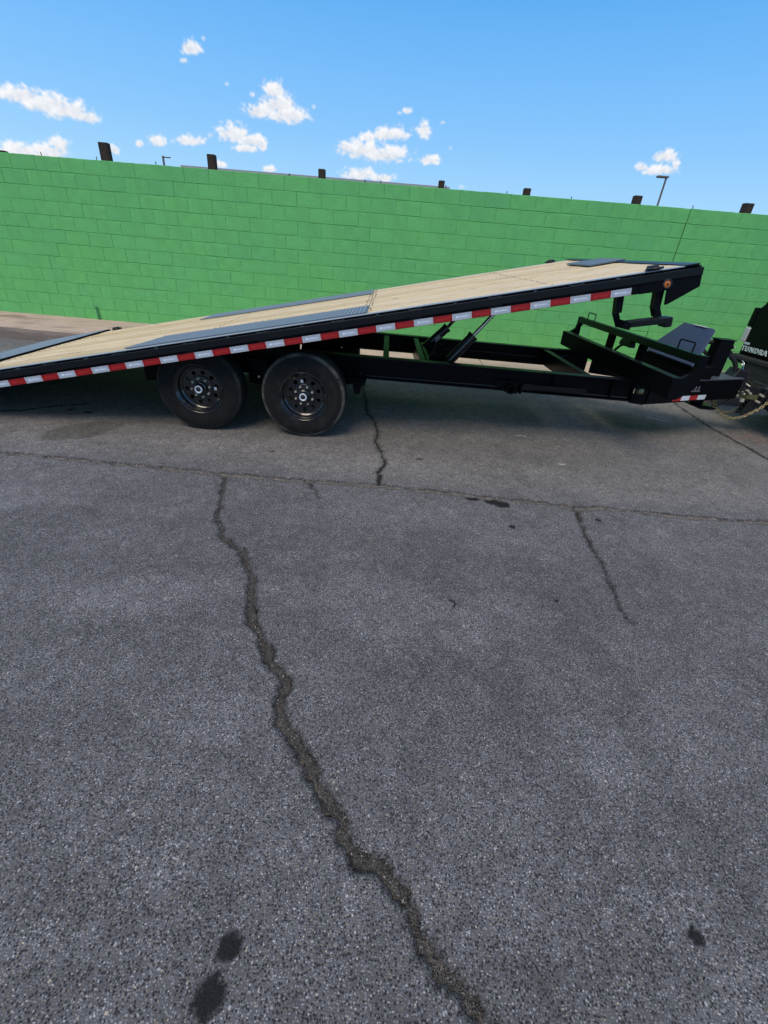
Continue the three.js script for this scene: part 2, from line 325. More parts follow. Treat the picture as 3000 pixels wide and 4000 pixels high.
const OIL = [[7.26, 5.67, .060, .035, 0], [7.40, 5.69, .055, .045, 0], [7.47, 5.715, .075, .055, .2], [7.49, 6.035, .028, .024, .4], [8.16, 5.83, .028, .022, 0], [6.318, 8.262, .033, .036, .3], [6.298, 8.352, .036, .042, 0], [6.303, 8.315, .008, .016, .3], [6.325, 8.345, .02, .02, 0], [7.575, 8.148, .026, .026, .6], [7.58, 6.78, .014, .012, 0], [6.86, 5.0, .05, .02, 0], [5.55, 5.12, .03, .02, 0], [3.55, 4.55, .05, .035, 0], [3.35, 4.53, .04, .03, 0]];
function roadTone(x, z) {
  const wx = x + .5 * n2b(x * .4, z * .4); let k = 1.03 + .24 * fbm(wx * .5 + z * .25, z * .9 - wx * .12, 4) + .15 * fbm(wx * 2.0 + z, z * 2.6, 3, n2b) + .13 * fbm(x * 9, z * 9, 3);
  k *= 1 + .16 * sstep(.25, .6, n2(x * .7 + 9, z * 1.1)) * sstep(5.6, 6.4, z);
  k *= 1 - .14 * sstep(.5, 0, Math.abs((x - 7.62) - .16 * (z - 7) - .10 * n2(z, 3)) / .34) * sstep(6.0, 6.5, z);      // faint rubbed tyre tracks
  k *= 1 - .12 * sstep(1, 0, Math.abs((x - 4.75) + .5 * (z - 6.2)) / .22) * sstep(5.6, 6, z);
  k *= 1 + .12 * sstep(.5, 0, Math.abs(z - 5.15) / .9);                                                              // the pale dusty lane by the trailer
  let wr = 1, wb = 1; const dusty = sstep(5.75, 5.1, z); wr += .04 * dusty; wb -= .05 * dusty;
  const damp = blob(x, z, 3.80, 5.02, .34, .20, -.9) + .28 * fbm(x * 3, z * 3, 3); if (damp < 1) { k *= 1 - .36 * sstep(1, .86, damp); wb -= .05; }
  let oil = 0; for (const o of OIL) { const d = blob(x, z, ...o) + .30 * fbm(x * 26, z * 26, 3); oil = Math.max(oil, sstep(1.04, .82, d)); }
  k *= 1 - .955 * oil;
  const cd = crackDist(x, z); if (cd < .05) { k *= 1 - .60 * sstep(.022, 0, cd + .008 * n2(x * 40, z * 40)); }
  const red = Math.max(0, 1 - blob(x, z, 10.95, 3.5, .8, .35, .3)) * sstep(.05, .5, n2(x * 5, z * 14 + x * 6)); // a sprayed red utility mark
  const chalk = sstep(.05, .3, 1 - blob(x, z, 9.96, 3.02, .16, .03, .5) + .3 * n2(x * 30, z * 30)) * .9;
  k *= 1 + .40 * sstep(6.6, 4.9, z) - .05 * sstep(6.6, 8.2, z); k *= 1.02; let c = [k * wr, k, k * wb];  // road colour brightened towards the trailer to offset the shade there
  c = [lerp(c[0], 1.7, red * .55), lerp(c[1], .45, red * .55), lerp(c[2], .5, red * .55)];
  return c.map((v) => lerp(v, 3.4, chalk * .7));
}
function sheet(x0, x1, z0, z1, st, displace) {
  const nx = Math.max(1, Math.round((x1 - x0) / st)), nz = Math.max(1, Math.round((z1 - z0) / st)), P = new Float32Array((nx + 1) * (nz + 1) * 3), U = new Float32Array((nx + 1) * (nz + 1) * 2), Cc = new Float32Array(P.length), I = [];
  for (let j = 0; j <= nz; j++) for (let i = 0; i <= nx; i++) {
    const o = j * (nx + 1) + i, x = lerp(x0, x1, i / nx), z = lerp(z0, z1, j / nz);
    let y = 0;
    if (displace && i && j && i < nx && j < nz) {
      const jx = x, cd = crackDist(jx, z); if (cd < .006) y = -.021 * sstep(.006 + .004 * n2(x * 60, z * 60), -.006, cd);
      y += .0025 * fbm(x * 1.2, z * 1.2, 2);
      const e = Math.min(i, j, nx - i, nz - j) / 8; if (e < 1) y *= e;
    }
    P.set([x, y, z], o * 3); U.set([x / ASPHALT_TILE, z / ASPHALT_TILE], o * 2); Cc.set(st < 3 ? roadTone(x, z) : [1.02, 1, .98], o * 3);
    if (i < nx && j < nz) I.push(o, o + nx + 1, o + 1, o + 1, o + nx + 1, o + nx + 2);
  }
  const g = new THREE.BufferGeometry(); g.setAttribute('position', new THREE.BufferAttribute(P, 3)); g.setAttribute('uv', new THREE.BufferAttribute(U, 2)); g.setAttribute('color', new THREE.BufferAttribute(Cc, 3)); g.setIndex(I); g.computeVertexNormals(); return g;
}
{
  const F = [3.2, 10.0, 5.2, 8.8], Md = [-5, 16, 1.2, 12];
  const road = new THREE.Mesh(mergeGeometries([
    sheet(F[0], F[1], F[2], F[3], .012, true),
    sheet(Md[0], F[0], F[2], F[3], .04), sheet(F[1], Md[1], F[2], F[3], .04), sheet(Md[0], Md[1], Md[2], F[2], .03), sheet(Md[0], Md[1], F[3], Md[3], .1),
    sheet(-160, Md[0], Md[2], Md[3], 20), sheet(Md[1], 170, Md[2], Md[3], 20), sheet(-160, 170, Md[3], 150, 20),
  ]), M.road);
  road.receiveShadow = true; structure(road, 'road', 'worn grey asphalt road with long cracks and oil drips');
  const soil = new THREE.Mesh(new THREE.PlaneGeometry(900, 900).rotateX(-Math.PI / 2).translate(0, -.06, 0), M.dirt); soil.receiveShadow = true;
  structure(soil, 'ground', 'bare ground beyond the street and behind the wall');
}
// dirt and grit lying in the cracks
{
  const r = rng(31), geos = [], stones = [];
  for (const c of CRACKS) {
    const P = [], Cc = [], U = [], I = [], wide = ['main', 'long', 'right', 'small'].includes(c.name), cols = 7;
    c.q.forEach((p, i) => {
      const a = c.q[Math.max(0, i - 1)], b = c.q[Math.min(c.q.length - 1, i + 1)], L = Math.hypot(b[0] - a[0], b[1] - a[1]) || 1, nx = -(b[1] - a[1]) / L, nz = (b[0] - a[0]) / L;
      const inF = p[0] > 3.3 && p[0] < 9.9 && p[1] > 5.3;
      const hw = c.hw[i] * (inF && wide ? 1.25 : .8) , jl = .5 * c.hw[i] * n2b(i * .43, 3), jr = .5 * c.hw[i] * n2b(i * .43, 30);
      for (let k = 0; k < cols; k++) {
        const t = k / (cols - 1) * 2 - 1, e = 1 - t * t, d = hw * t + lerp(jl, jr, k / (cols - 1)) * Math.abs(t);
        const y = inF && wide ? -.0085 - .0025 * e - .008 * sstep(.1, .6, n2(p[0] * 11, p[1] * 11)) * sstep(-.2, .8, t) + .003 * n2(p[0] * 90 + k, p[1] * 90) : .0012 - (Math.abs(t) === 1 ? .0006 : 0);
        P.push(p[0] + nx * d, y, p[1] + nz * d); U.push((p[0] + nx * d) / 1.1, (p[1] + nz * d) / 1.1);
        const g = .8 + .45 * n2b(p[0] * 70, p[1] * 70 + k * 3) + .3 * n2(p[0] * 14, p[1] * 14), dark = c.name === 'up' || c.name === 'farright' || c.name === 'leftcrack' || c.name === 'small' ? .38 : c.name === 'right' ? .6 : c.name === 'long' ? 2.5 : 1;
        const body = lerp(.28, 1, sstep(1, .5, Math.abs(t) + .25 * n2(i * .5, k)));
        Cc.push(...[.76, .70, .59].map((v) => Math.max(.12, v * (.35 + .65 * g) * dark * body)));
      }
      if (i) for (let k = 0; k < cols - 1; k++) { const o = (i - 1) * cols + k; I.push(o, o + 1, o + cols, o + 1, o + cols + 1, o + cols); }
      if (c.name === 'main' && p[1] > 6.2) for (let k = 0; k < 3; k++) if (r() < .5) stones.push([p[0] + nx * hw * (r() * 2 - 1) * .8, -.004, p[1] + nz * hw * (r() * 2 - 1) * .8, .0015 + .0035 * r() * r()]);
    });
    const g = new THREE.BufferGeometry(); g.setAttribute('position', new THREE.Float32BufferAttribute(P, 3)); g.setAttribute('uv', new THREE.Float32BufferAttribute(U, 2)); g.setAttribute('color', new THREE.Float32BufferAttribute(Cc, 3)); g.setIndex(I); g.computeVertexNormals();
    if (g.attributes.normal.getY(3) < 0) { const id = g.index.array; for (let q = 0; q < id.length; q += 3) { const t = id[q]; id[q] = id[q + 1]; id[q + 1] = t; } g.computeVertexNormals(); }
    geos.push(g);
  }
  const crack = new THREE.Mesh(mergeGeometries(geos), std({ vertexColors: true, map: asphalt.map, roughness: 1, bumpMap: asphalt.bump, bumpScale: .006 })); crack.receiveShadow = true;
  structure(crack, 'road_crack', 'branching cracks in the asphalt filled with brown grit');
  for (let k = 0; k < 900; k++) { const x = rr(3, 11), z = rr(4.4, 8.5); stones.push([x, .001, z, .0012 + .0035 * Math.pow(r(), 4)]); }
  const sg = new THREE.IcosahedronGeometry(1, 0); const grit = new THREE.InstancedMesh(sg, std({ roughness: .9 }), stones.length); const m4 = new THREE.Matrix4(), q4 = new THREE.Quaternion();
  stones.forEach((s, i) => { q4.setFromEuler(new THREE.Euler(r() * 6, r() * 6, r() * 6)); m4.compose(V(s[0], s[1], s[2]), q4, V(s[3] * (1 + .5 * r()), s[3] * .7, s[3])); grit.setMatrixAt(i, m4); const v = .08 + .3 * r() * r(); grit.setColorAt(i, lin(v, v * .94, v * .84)); });
  grit.name = 'grit'; grit.userData = { kind: 'stuff', label: 'fine loose grit scattered over the road and its cracks', category: 'grit' }; shadow(grit); scene.add(grit);
}

// ------------------------------------------------------------------ kerb and sidewalk
{
  const kz = (x) => 1.603 + .0303 * x, side = new THREE.Group();
  structure(side, 'sidewalk', 'pale pinkish concrete sidewalk along the foot of the wall');
  const t1 = concreteMap([.60, .455, .36], 3), t2 = concreteMap([.56, .405, .335], 5, (u, v) => {
    let s = .9 * sstep(.13, .02, Math.abs(v - (.30 + .5 * (.55 - u)) - .06 * n2(u * 9, 1)) / 1.0) * sstep(.0, .1, u) * sstep(.75, .5, u); s = Math.max(s, .55 * sstep(.25, .6, n2(u * 6, v * 3)) * v); return clamp(s); });
  const t3 = concreteMap([.58, .44, .35], 9), slabs = [];
  const cuts = [-7, -3.6, 1.9, 4.85, 7.95, 11.0, 14.1, 17.2, 21, 25];
  for (let i = 0; i < cuts.length - 1; i++) {
    const a = cuts[i] + .006, b = cuts[i + 1] - .006, s = new THREE.Shape([V(a, 0), V(b, 0), V(b, kz(b) - .155), V(a, kz(a) - .155)].map((p) => new THREE.Vector2(p.x, p.y)));
    const g = new THREE.ExtrudeGeometry(s, { depth: .11, bevelEnabled: true, bevelSize: .006, bevelOffset: -.006, bevelThickness: .006, bevelSegments: 1 }).rotateX(Math.PI / 2).translate(0, .124 - .0, 0);
    const p = g.attributes.position, uv = g.attributes.uv; for (let k = 0; k < p.count; k++) uv.setXY(k, (p.getX(k) - a) / 5.6, p.getZ(k) / 1.7);
    const t = [t1, t2, t3][i === 1 ? 1 : i % 2 ? 0 : 2]; const m = shadow(new THREE.Mesh(g, std({ map: t, roughness: .92, bumpMap: noiseTex, bumpScale: .002 }))); m.name = 'slab'; side.add(m);
  }
  const kerb = new THREE.Group(); structure(kerb, 'kerb', 'weathered grey brown concrete kerb with chipped edge');
  const km = std({ map: concreteMap([.19, .15, .13], 14), roughness: .95, bumpMap: noiseTex, bumpScale: .006 });
  for (let x = -7, i = 0; x < 24; i++) {
    const L = 2.2 + .9 * hash(i, 3), a = x + .006, b = x + L - .006, N = 26, P = [];
    const prof = [[-.15, .132], [-.02, .130], [-.002, .112], [.006, .0], [.006, -.05]], pos = [], idx = [];
    for (let k = 0; k <= N; k++) for (const [dz, y] of prof) { const xx = lerp(a, b, k / N), chip = Math.max(0, n2(xx * 3.1, 7) - .45) * .06 + .006 * n2(xx * 17, y * 30); pos.push(xx, y > .1 && dz > -.1 ? y - chip * 1.2 : y, kz(xx) + dz - (y > .05 && dz > -.1 ? chip : 0)); }
    for (let k = 0; k < N; k++) for (let q = 0; q < prof.length - 1; q++) { const o = k * prof.length + q; idx.push(o, o + 1, o + prof.length, o + 1, o + prof.length + 1, o + prof.length); }
    const g = new THREE.BufferGeometry(); g.setAttribute('position', new THREE.Float32BufferAttribute(pos, 3)); g.setIndex(idx); g.computeVertexNormals();
    const m = part(kerb, 'kerb_piece', [g], km); const p = m.geometry.attributes.position, uv = m.geometry.attributes.uv; for (let k = 0; k < p.count; k++) uv.setXY(k, p.getX(k) / 5, p.getY(k) * 2 + p.getZ(k) * .6);
    x += L;
  }
}

// ------------------------------------------------------------------ the green block wall
{
  const wall = thing('block_wall', 'long bright green painted concrete block wall behind the trailer', 'wall');
  const TOP = 2.544, BW = .4064, BH = .2032, Z0 = 0;
  function blockGeo(w, h, seed) {
    const r = rng(seed), ring = [], nx = 5, ny = 3;
    for (let i = 0; i < nx; i++) ring.push([-w / 2 + w * i / nx, -h / 2]); for (let i = 0; i < ny; i++) ring.push([w / 2, -h / 2 + h * i / ny]);
    for (let i = 0; i < nx; i++) ring.push([w / 2 - w * i / nx, h / 2]); for (let i = 0; i < ny; i++) ring.push([-w / 2, h / 2 - h * i / ny]);
    const A = [], B = [], D = [];
    for (const [x, y] of ring) {
      const jx = (r() - .5) * .004, jy = (r() - .5) * .004, chip = r() < .08 ? .006 : 0;
      A.push([x, y, -.09]); B.push([x + jx, y + jy, -.003 - chip * .5]); const k = .003 + chip + r() * .002; D.push([x + jx - Math.sign(x) * (Math.abs(Math.abs(x) - w / 2) < 1e-6 ? k : 0), y + jy - Math.sign(y) * (Math.abs(Math.abs(y) - h / 2) < 1e-6 ? k : 0), (r() - .5) * .0005]);
    }
    const pos = [], n = ring.length, tri = (a, b, c) => pos.push(...a, ...b, ...c);
    for (let i = 0; i < n; i++) { const j = (i + 1) % n; tri(A[i], A[j], B[j]); tri(A[i], B[j], B[i]); tri(B[i], B[j], D[j]); tri(B[i], D[j], D[i]); tri(D[i], D[j], [0, 0, .0002]); }
    let g = new THREE.BufferGeometry(); g.setAttribute('position', new THREE.Float32BufferAttribute(pos, 3)); g = toCreasedNormals(g, .5); g = boxUV(g);
    const ox = r() * 3, oy = r() * 3, uv = g.attributes.uv; for (let i = 0; i < uv.count; i++) uv.setXY(i, (uv.getX(i) + ox) / 1.0, (uv.getY(i) + oy) / 1.0);
    return g;
  }
  const full = [], half = []; for (let k = 0; k < 10; k++) full.push(blockGeo(BW - .0026 - .0058 * hash(k, 1) * hash(k, 3), BH - .0028 - .0062 * hash(k, 2) * hash(k, 4), 100 + k)); for (let k = 0; k < 4; k++) half.push(blockGeo(BW / 2 - .012, BH - .0105, 200 + k));
  const list = [], eye = camera.position, pr = V(0, 0, 0);
  for (let c = 0; c < 12; c++) for (let k = -14; k < 52; k++) {
    const odd = c % 2, y = TOP - BH * (c + .5), x0 = (k + (odd ? .5 : 0)) * BW;
    // the movement joint at column 27 splits the blocks that would bridge it
    const pieces = odd && k === 26 ? [[x0 + BW / 4 - .004, 1], [x0 + BW * .75 + .004, 1]] : [[x0 + BW / 2 + (Math.abs(x0 + BW - 27 * BW) < .01 ? -.003 : Math.abs(x0 - 27 * BW) < .01 ? .003 : 0), 0]];
    for (const [x, isHalf] of pieces) {
      pr.set(x, y, 0).project(camera); const px = (pr.x + 1) * 1500, py = (1 - pr.y) * 2000;
      const deck = px < 441 ? 9e9 : px < 2203 ? 1288 - (px - 441) * .1521 : px < 2747 ? 1020 : 9e9, rail = 1500 - (px - 0) * .165;
      const under = px > 1540 && px < 2450 && py < 1300 + (px - 1600) * .09 && py > rail - 40;
      const seen = px > -60 && px < 3060 && (py < deck + 40 || under || px > 2450);
      list.push({ x, y, isHalf, seen, d: eye.distanceTo(V(x, y, 0)), c, k });
    }
  }
  const solo = new Set(list.filter((b) => b.seen).sort((a, b) => a.d - b.d).slice(0, 300)), rest = [[], [], [], [], [], []];
  for (const b of list) {
    const h = hash(b.c, b.k + 50, 4), g = b.isHalf ? half[Math.floor(h * 4)] : full[Math.floor(h * 10)], mi = Math.round(clamp(2.3 + 2.2 * fbm(b.x * .35, b.y * .7, 3) + (b.c - 5.5) * .17 + (hash(b.c, b.k + 50, 5) - .5) * 1.6, 0, 5));
    const off = [b.x + (hash(b.c, b.k + 50, 6) - .5) * .003, b.y + (hash(b.c, b.k + 50, 7) - .5) * .0025, Z0 + (hash(b.c, b.k + 50, 8) - .5) * .004];
    if (solo.has(b)) { const m = shadow(new THREE.Mesh(g, greens[mi])); m.name = 'block'; m.position.set(...off); wall.add(m); } else rest[mi].push(g.clone().translate(...off));
  }
  rest.forEach((l, i) => { if (!l.length) return; const m = shadow(new THREE.Mesh(mergeGeometries(l), greens[i])); m.name = 'block'; m.userData.kind = 'stuff'; wall.add(m); });
  const J = 27 * BW;
  part(wall, 'mortar_core', [box(-5.9, J - .006, -.05, TOP - .004, -.2, -.0062, 0), box(J + .006, 21.2, -.05, TOP - .004, -.2, -.0062, 0)], M.mortar);
  // short ends of reinforcing rod left standing in the grout
  for (const [x, h] of [[.474, .042], [1.385, .042], [2.355, .042], [6.022, .034], [7.07, .042], [8.06, .03], [9.094, .03], [11.038, .04]]) part(wall, 'rebar', [rod([x, TOP - .02, -.1], [x + .004 * Math.sin(x * 9), TOP + h + .012, -.1], .0065, .0065, 7)], M.rust);
  part(wall, 'joint_filler', [box(J - .005, J + .005, .0, TOP - .02, -.19, -.03, 0)], M.rubber);
  const pp = thing('pipe_stub', 'short green painted pipe standing against the foot of the wall', 'pipe', [.87, .12, .035]);
  part(pp, 'pipe', [tube([[0, -.05, 0], [0, .1, 0], [-.004, .245, 0]], .016, 10, false, 10)], M.pipe);
  part(pp, 'pipe_end', [rod([-.004, .243, 0], [-.004, .247, 0], .0165)], M.fascia);
}
// rust brown steel posts behind the wall
{
  const labels = ['tip of a brown steel post at the far left end of the wall', 'tallest brown steel post above the left part of the wall', 'second tallest brown post, where the grey roof line starts behind the wall', 'short brown post midway along the grey roof line', 'small brown post at the right end of the grey roof line', 'stubby brown post right of the roof line, alone on the wall', 'brown post just left of the tall lamp post', 'brown post nearest the right edge above the wall'];
  [[-.43, 2.60, .13], [1.334, 2.815, .152], [3.128, 2.774, .13], [4.968, 2.70, .11], [6.957, 2.677, .10], [8.364, 2.668, .112], [10.165, 2.69, .127], [11.95, 2.708, .146]].forEach(([x, top, w], i) => {
    const o = thing('steel_post', labels[i], 'post', [x + w / 2, -.05, -.35], 0, 'rusty steel posts along the back of the wall');
    part(o, 'post_tube', [box(-w / 2, w / 2, 0, top + .05, -.05, .05, .008)], M.rust);
    part(o, 'post_cap', [box(-w / 2 + .004, w / 2 - .004, top + .047, top + .053, -.046, .046, .002)], M.fasciaDark);
  });
}
// flat roofed building and lamp posts beyond the wall
{
  const b = thing('flat_roofed_building', 'long flat grey roof edge of a building just showing over the wall', 'building', [2.6, 0, -18]);
  part(b, 'wall', [box(-5.1, 5.2, 0, 3.86, -9, -.2, .02)], std({ color: lin(.35, .33, .31), roughness: .9 }));
  part(b, 'fascia', [box(-5.2, 5.3, 3.84, 3.93 - .0, -9.1, 0, .01)], M.fascia);
  b.position.set(2.6, .735, -18); b.position.x = 1.45; b.scale.set(1.27, 1, 1);
  part(b, 'parapet', [box(-5.15, 5.25, 3.70, 3.838, -.08, .04, .01)], M.fascia);
  part(b, 'soffit', [box(-1.8, 5.1, 3.60, 3.76, -.06, .06, .005)], M.fasciaDark);
  part(b, 'foundation', [box(-5.1, 5.2, -.8, 0, -9, -.21, 0)], M.wallCap);
  for (const x of [-.95, 2.0]) part(b, 'fascia_joint', [box(x, x + .03, 3.70, 3.94, .02, .07, 0)], M.fasciaDark);
  const l = thing('lamp_post', 'tall grey street lamp post right of the cloud on the right', 'lamp post', [19.22, 0, -20], 0, 'lamp posts beyond the wall');
  part(l, 'pole', [rod([0, -.06, 0], [.02, 6.0, 0], .055, .045, 12)], M.poleGrey);
  part(l, 'lamp_head', [box(-.46, .1, 5.98, 6.06, -.12, .12, .02)], M.poleGrey);
  const l2 = thing('lamp_post', 'small dark lamp post right of the tallest post on the left', 'lamp post', [-9.28, 0, -25], 0, 'lamp posts beyond the wall');
  part(l2, 'pole', [rod([0, -.06, 0], [.0, 5.86, 0], .075, .06, 12)], M.poleGrey);
  part(l2, 'lamp_arm', [rod([0, 5.78, 0], [.42, 5.80, 0], .02, .015, 8), box(.05, .47, 5.775, 5.82, -.08, .08, .015)], M.poleGrey);
}

// ------------------------------------------------------------------ the trailer. Local axes: x forward along it, y up, z towards the near side (0 is the near face)
const TURN = .0434, ORIGIN = [3.2604, 0, 5.0187], EL = .2094, WID = 2.72, MID = -1.36;
const trailer = thing('tilt_deck_trailer', 'black tilt deck trailer with wooden planks and red and white tape', 'trailer', ORIGIN, TURN);
const BED = new THREE.Matrix4().makeTranslation(0, .4033, 0).multiply(new THREE.Matrix4().makeRotationZ(EL)).multiply(new THREE.Matrix4().makeRotationX(.0062));
const bed = (g) => g.applyMatrix4(BED);
const bedPoint = (s, h, w) => V(s, h, w).applyMatrix4(BED).toArray();
const bp = (name, geos, mat, label, parent = trailer) => part(parent, name, [].concat(geos).map(bed), mat, label);
const S0 = -.59, S1 = 5.585, HD = .0890, WIN = -.11, WOUT = -2.61;
// planks
{
  const woods = [1, 2, 3, 4, 5].map((k) => std({ map: woodTex(k * 7 + 1), color: lin(...[[1.04, 1.04, 1.06], [.90, .87, .80], [.98, .97, .96], [.82, .79, .74], [1, .98, .92]][k - 1]), roughness: .78, bumpMap: noiseTex, bumpScale: .0006 }));
  const n = 14, pw = (WIN - WOUT) / n;
  for (let i = 0; i < n; i++) for (const [a, b] of [[S0, 3.128], [3.133, S1]]) {
    const w1 = WIN - i * pw - .0038, w0 = WIN - (i + 1) * pw + .0038, dh = rr(-.0015, .0015);
    const g = bed(box(a, b, HD - .038 + dh, HD + dh, w0, w1, .004)), m = part(trailer, 'plank', [g], woods[Math.floor(RND() * 5)]);
    const p = m.geometry.attributes.position, uv = m.geometry.attributes.uv, inv = BED.clone().invert(), q = V(0, 0, 0), off = RND(), fl = RND() < .5 ? -1 : 1;
    for (let k = 0; k < p.count; k++) { q.fromBufferAttribute(p, k).applyMatrix4(inv); uv.setXY(k, fl * q.x / 2.6 + off, (q.z - w0) / (w1 - w0) + (q.y < HD - .01 ? .5 : 0)); }
  }
  const sc = []; for (const s of [3.10, 3.16, 1.62, 4.62, -.50]) for (let i = 0; i < n; i++) for (const t of [.25, .75]) { const w = WIN - (i + t) * pw; sc.push(new THREE.CylinderGeometry(.0065, .0065, .003, 7).translate(s + rr(-.012, .012), HD + .0018, w + rr(-.012, .012))); }
  const scm = bp('screw', sc, M.screw); scm.userData.kind = 'stuff';
}
// side rails, rub rails, stake pockets, tape: near and far side
function sideOf(f) {                        // f maps near-side w to the side meant
  const B = (s0, s1, h0, h1, a, b, r) => { const [x, y] = [f(a), f(b)].sort((p, q) => p - q); return box(s0, s1, h0, h1, x, y, r); };
  bp('side_rail', [B(-.95, 5.66, -.052, .066, -.012, -.002, .002), B(-.95, 5.66, -.052, -.044, -.06, -.003, .002), B(-.95, 5.66, -.05, HD - .0075, -.073, -.063, 0)], M.black);
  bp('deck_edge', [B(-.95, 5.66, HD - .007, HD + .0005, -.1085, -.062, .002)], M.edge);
  bp('rub_rail', [B(-.95, 5.69, .020, .0725, .0015, .012, .003)], M.blackTop);
  for (let s = -.507; s < 5.2; s += .6215) bp('spool', [new THREE.CylinderGeometry(.02, .02, .05, 12).rotateX(Math.PI / 2).translate(s, .058, f(-.022))], M.blackTop);
  for (let s = -.838; s < 5.3; s += .6235) bp('stake_pocket', [B(s - .05, s - .042, 0, .077, -.0465, .0, .002), B(s + .042, s + .05, 0, .077, -.0465, .0, .002), B(s - .05, s + .05, 0, .0765, -.0122, -.0005, .002)], M.blackTop);
}
sideOf((w) => w); sideOf((w) => -WID - w);
{
  const mk = (red) => {
    const W = 384, H = 128, cv = document.createElement('canvas'); cv.width = W; cv.height = H; const x = cv.getContext('2d');
    x.fillStyle = red ? '#8f0d10' : '#a9b3c2'; x.fillRect(0, 0, W, H);
    x.globalAlpha = .10; x.strokeStyle = red ? '#400' : '#667'; for (let i = -H; i < W; i += 9) { x.beginPath(); x.moveTo(i, 0); x.lineTo(i + H, H); x.moveTo(i + H, 0); x.lineTo(i, H); x.stroke(); } x.globalAlpha = 1;
    x.fillStyle = red ? '#b5201c' : '#dbe6f2'; x.font = 'bold 50px sans-serif'; x.textBaseline = 'middle'; x.save(); x.translate(138, 66); x.transform(1, 0, -.18, 1, 0, 0); x.scale(.80, 1); x.fillText('IRONBULL', 0, 0); x.restore();
    x.beginPath(); for (const [i, j] of [[66, 92], [76, 66], [70, 48], [84, 40], [94, 52], [112, 44], [124, 34], [122, 52], [132, 60], [122, 70], [126, 92], [112, 80], [98, 78], [86, 94], [84, 78]]) x.lineTo(i, j); x.closePath(); x.fill();
    x.fillStyle = red ? '#5a0808' : '#6e3a3e'; x.font = '15px sans-serif'; x.fillText('DOT-C2', 12, 16); x.fillText('6 IN', 332, 114);
    if (!red) { x.strokeStyle = '#e8dccb'; x.lineWidth = 5; x.strokeRect(0, 0, W, H); }
    const t = new THREE.CanvasTexture(cv); t.colorSpace = THREE.SRGBColorSpace; return t;
  };
  const mats = [false, true].map((red) => std({ map: mk(red), roughness: .42 }));
  const seg = (name, parent, mat, k, mtx, wv) => { const g = new THREE.BoxGeometry(.1518, .049, .0012).translate(k * .1524 + .0762, -.0245, wv); const m = shadow(new THREE.Mesh(g.applyMatrix4(mtx), mat)); m.name = name; parent.add(m); };
  for (let k = -6; k < 34; k++) seg('tape_segment', trailer, mats[k & 1 ? 0 : 1], k, BED, .0);
  // white, red, white ... along the tongue, filled in further down
  trailer.userData.tapeMats = null; globalThis.__tape = { mats, seg };
}
// tread plates over the wheels and the approach plate behind the planks
{
  const lug = (() => { const g = new THREE.SphereGeometry(1, 8, 4, 0, Math.PI * 2, 0, Math.PI / 2); return g.scale(.0165, .0034, .0052); })();
  function lugs(parent, inside, a, b, c, d, tf, pitch = .034) {
    const L = [], q = new THREE.Quaternion(), m = new THREE.Matrix4(); let row = 0;
    for (let s = a; s < b; s += pitch, row++) { let col = 0; for (let w = c; w < d; w += pitch, col++) if (inside(s, w)) { q.setFromAxisAngle(V(0, 1, 0), (row + col) & 1 ? .785 : -.785); m.compose(V(s, 0, w), q, V(1, 1, 1)); L.push(tf.clone().multiply(m)); } }
    const im = new THREE.InstancedMesh(lug, M.treadBar, L.length); L.forEach((x, i) => im.setMatrixAt(i, x)); im.name = 'tread_bar'; im.userData.kind = 'stuff'; shadow(im); parent.add(im);
  }
  for (const [near, pts] of [[true, [[1.10, -.105], [1.02, -.16], [1.16, -.66], [3.14, -.64], [3.14, -.105]]], [false, [[.98, -2.615], [.93, -2.56], [.95, -2.08], [3.12, -2.02], [3.12, -2.615]]]]) {
    const g = plate(pts.map(([s, w]) => [s, -w]), 0, .005, .001).rotateX(-Math.PI / 2).translate(0, HD + .0032, 0);
    const t = bp('tread_plate', [g], M.tread, near ? 'grey tread plate over the near wheels' : 'grey tread plate over the far wheels');
    const poly = pts, inside = (s, w) => { let c = false; for (let i = 0, j = poly.length - 1; i < poly.length; j = i++) { const [a, b] = poly[i], [d, e] = poly[j]; if ((b > w) !== (e > w) && s < (d - a) * (w - b) / (e - b) + a) c = !c; } return c; };
    lugs(t, inside, .93, 3.13, near ? -.65 : -2.61, near ? -.11 : -2.03, BED.clone().multiply(new THREE.Matrix4().makeTranslation(0, HD + .0082, 0)));
  }
  // approach plate: drops a step below the planks and slopes to the road
  const A = V(S0 - .002, HD + .021, 0).applyMatrix4(BED), yA = A.y, uA = A.x, uB = -1.50, yB = .175, ang = Math.atan2(yA - yB, uA - uB), len = Math.hypot(uA - uB, yA - yB);
  const T = new THREE.Matrix4().makeTranslation(uA, yA, 0).multiply(new THREE.Matrix4().makeRotationZ(ang)).multiply(new THREE.Matrix4().makeRotationX(.006));
  const ap = part(trailer, 'approach_plate', [box(-len, 0, -.008, 0, -WID + .03, -.03, .002).applyMatrix4(T), box(-len - .12, -len - .002, -.16, -.002, -WID + .05, -.05, .006).applyMatrix4(T), box(-.03, -.012, -.12, -.009, -WID + .06, -.06, .002).applyMatrix4(T)], M.tread, 'ridged steel approach plate at the tail');
  part(ap, 'plate_edge', [box(.0005, .006, -.024, .0, -WID + .03, -.11, .001).applyMatrix4(T)], M.blackMatt);
  lugs(ap, () => true, -len + .02, -.015, -WID + .05, -.05, T, .036);
}
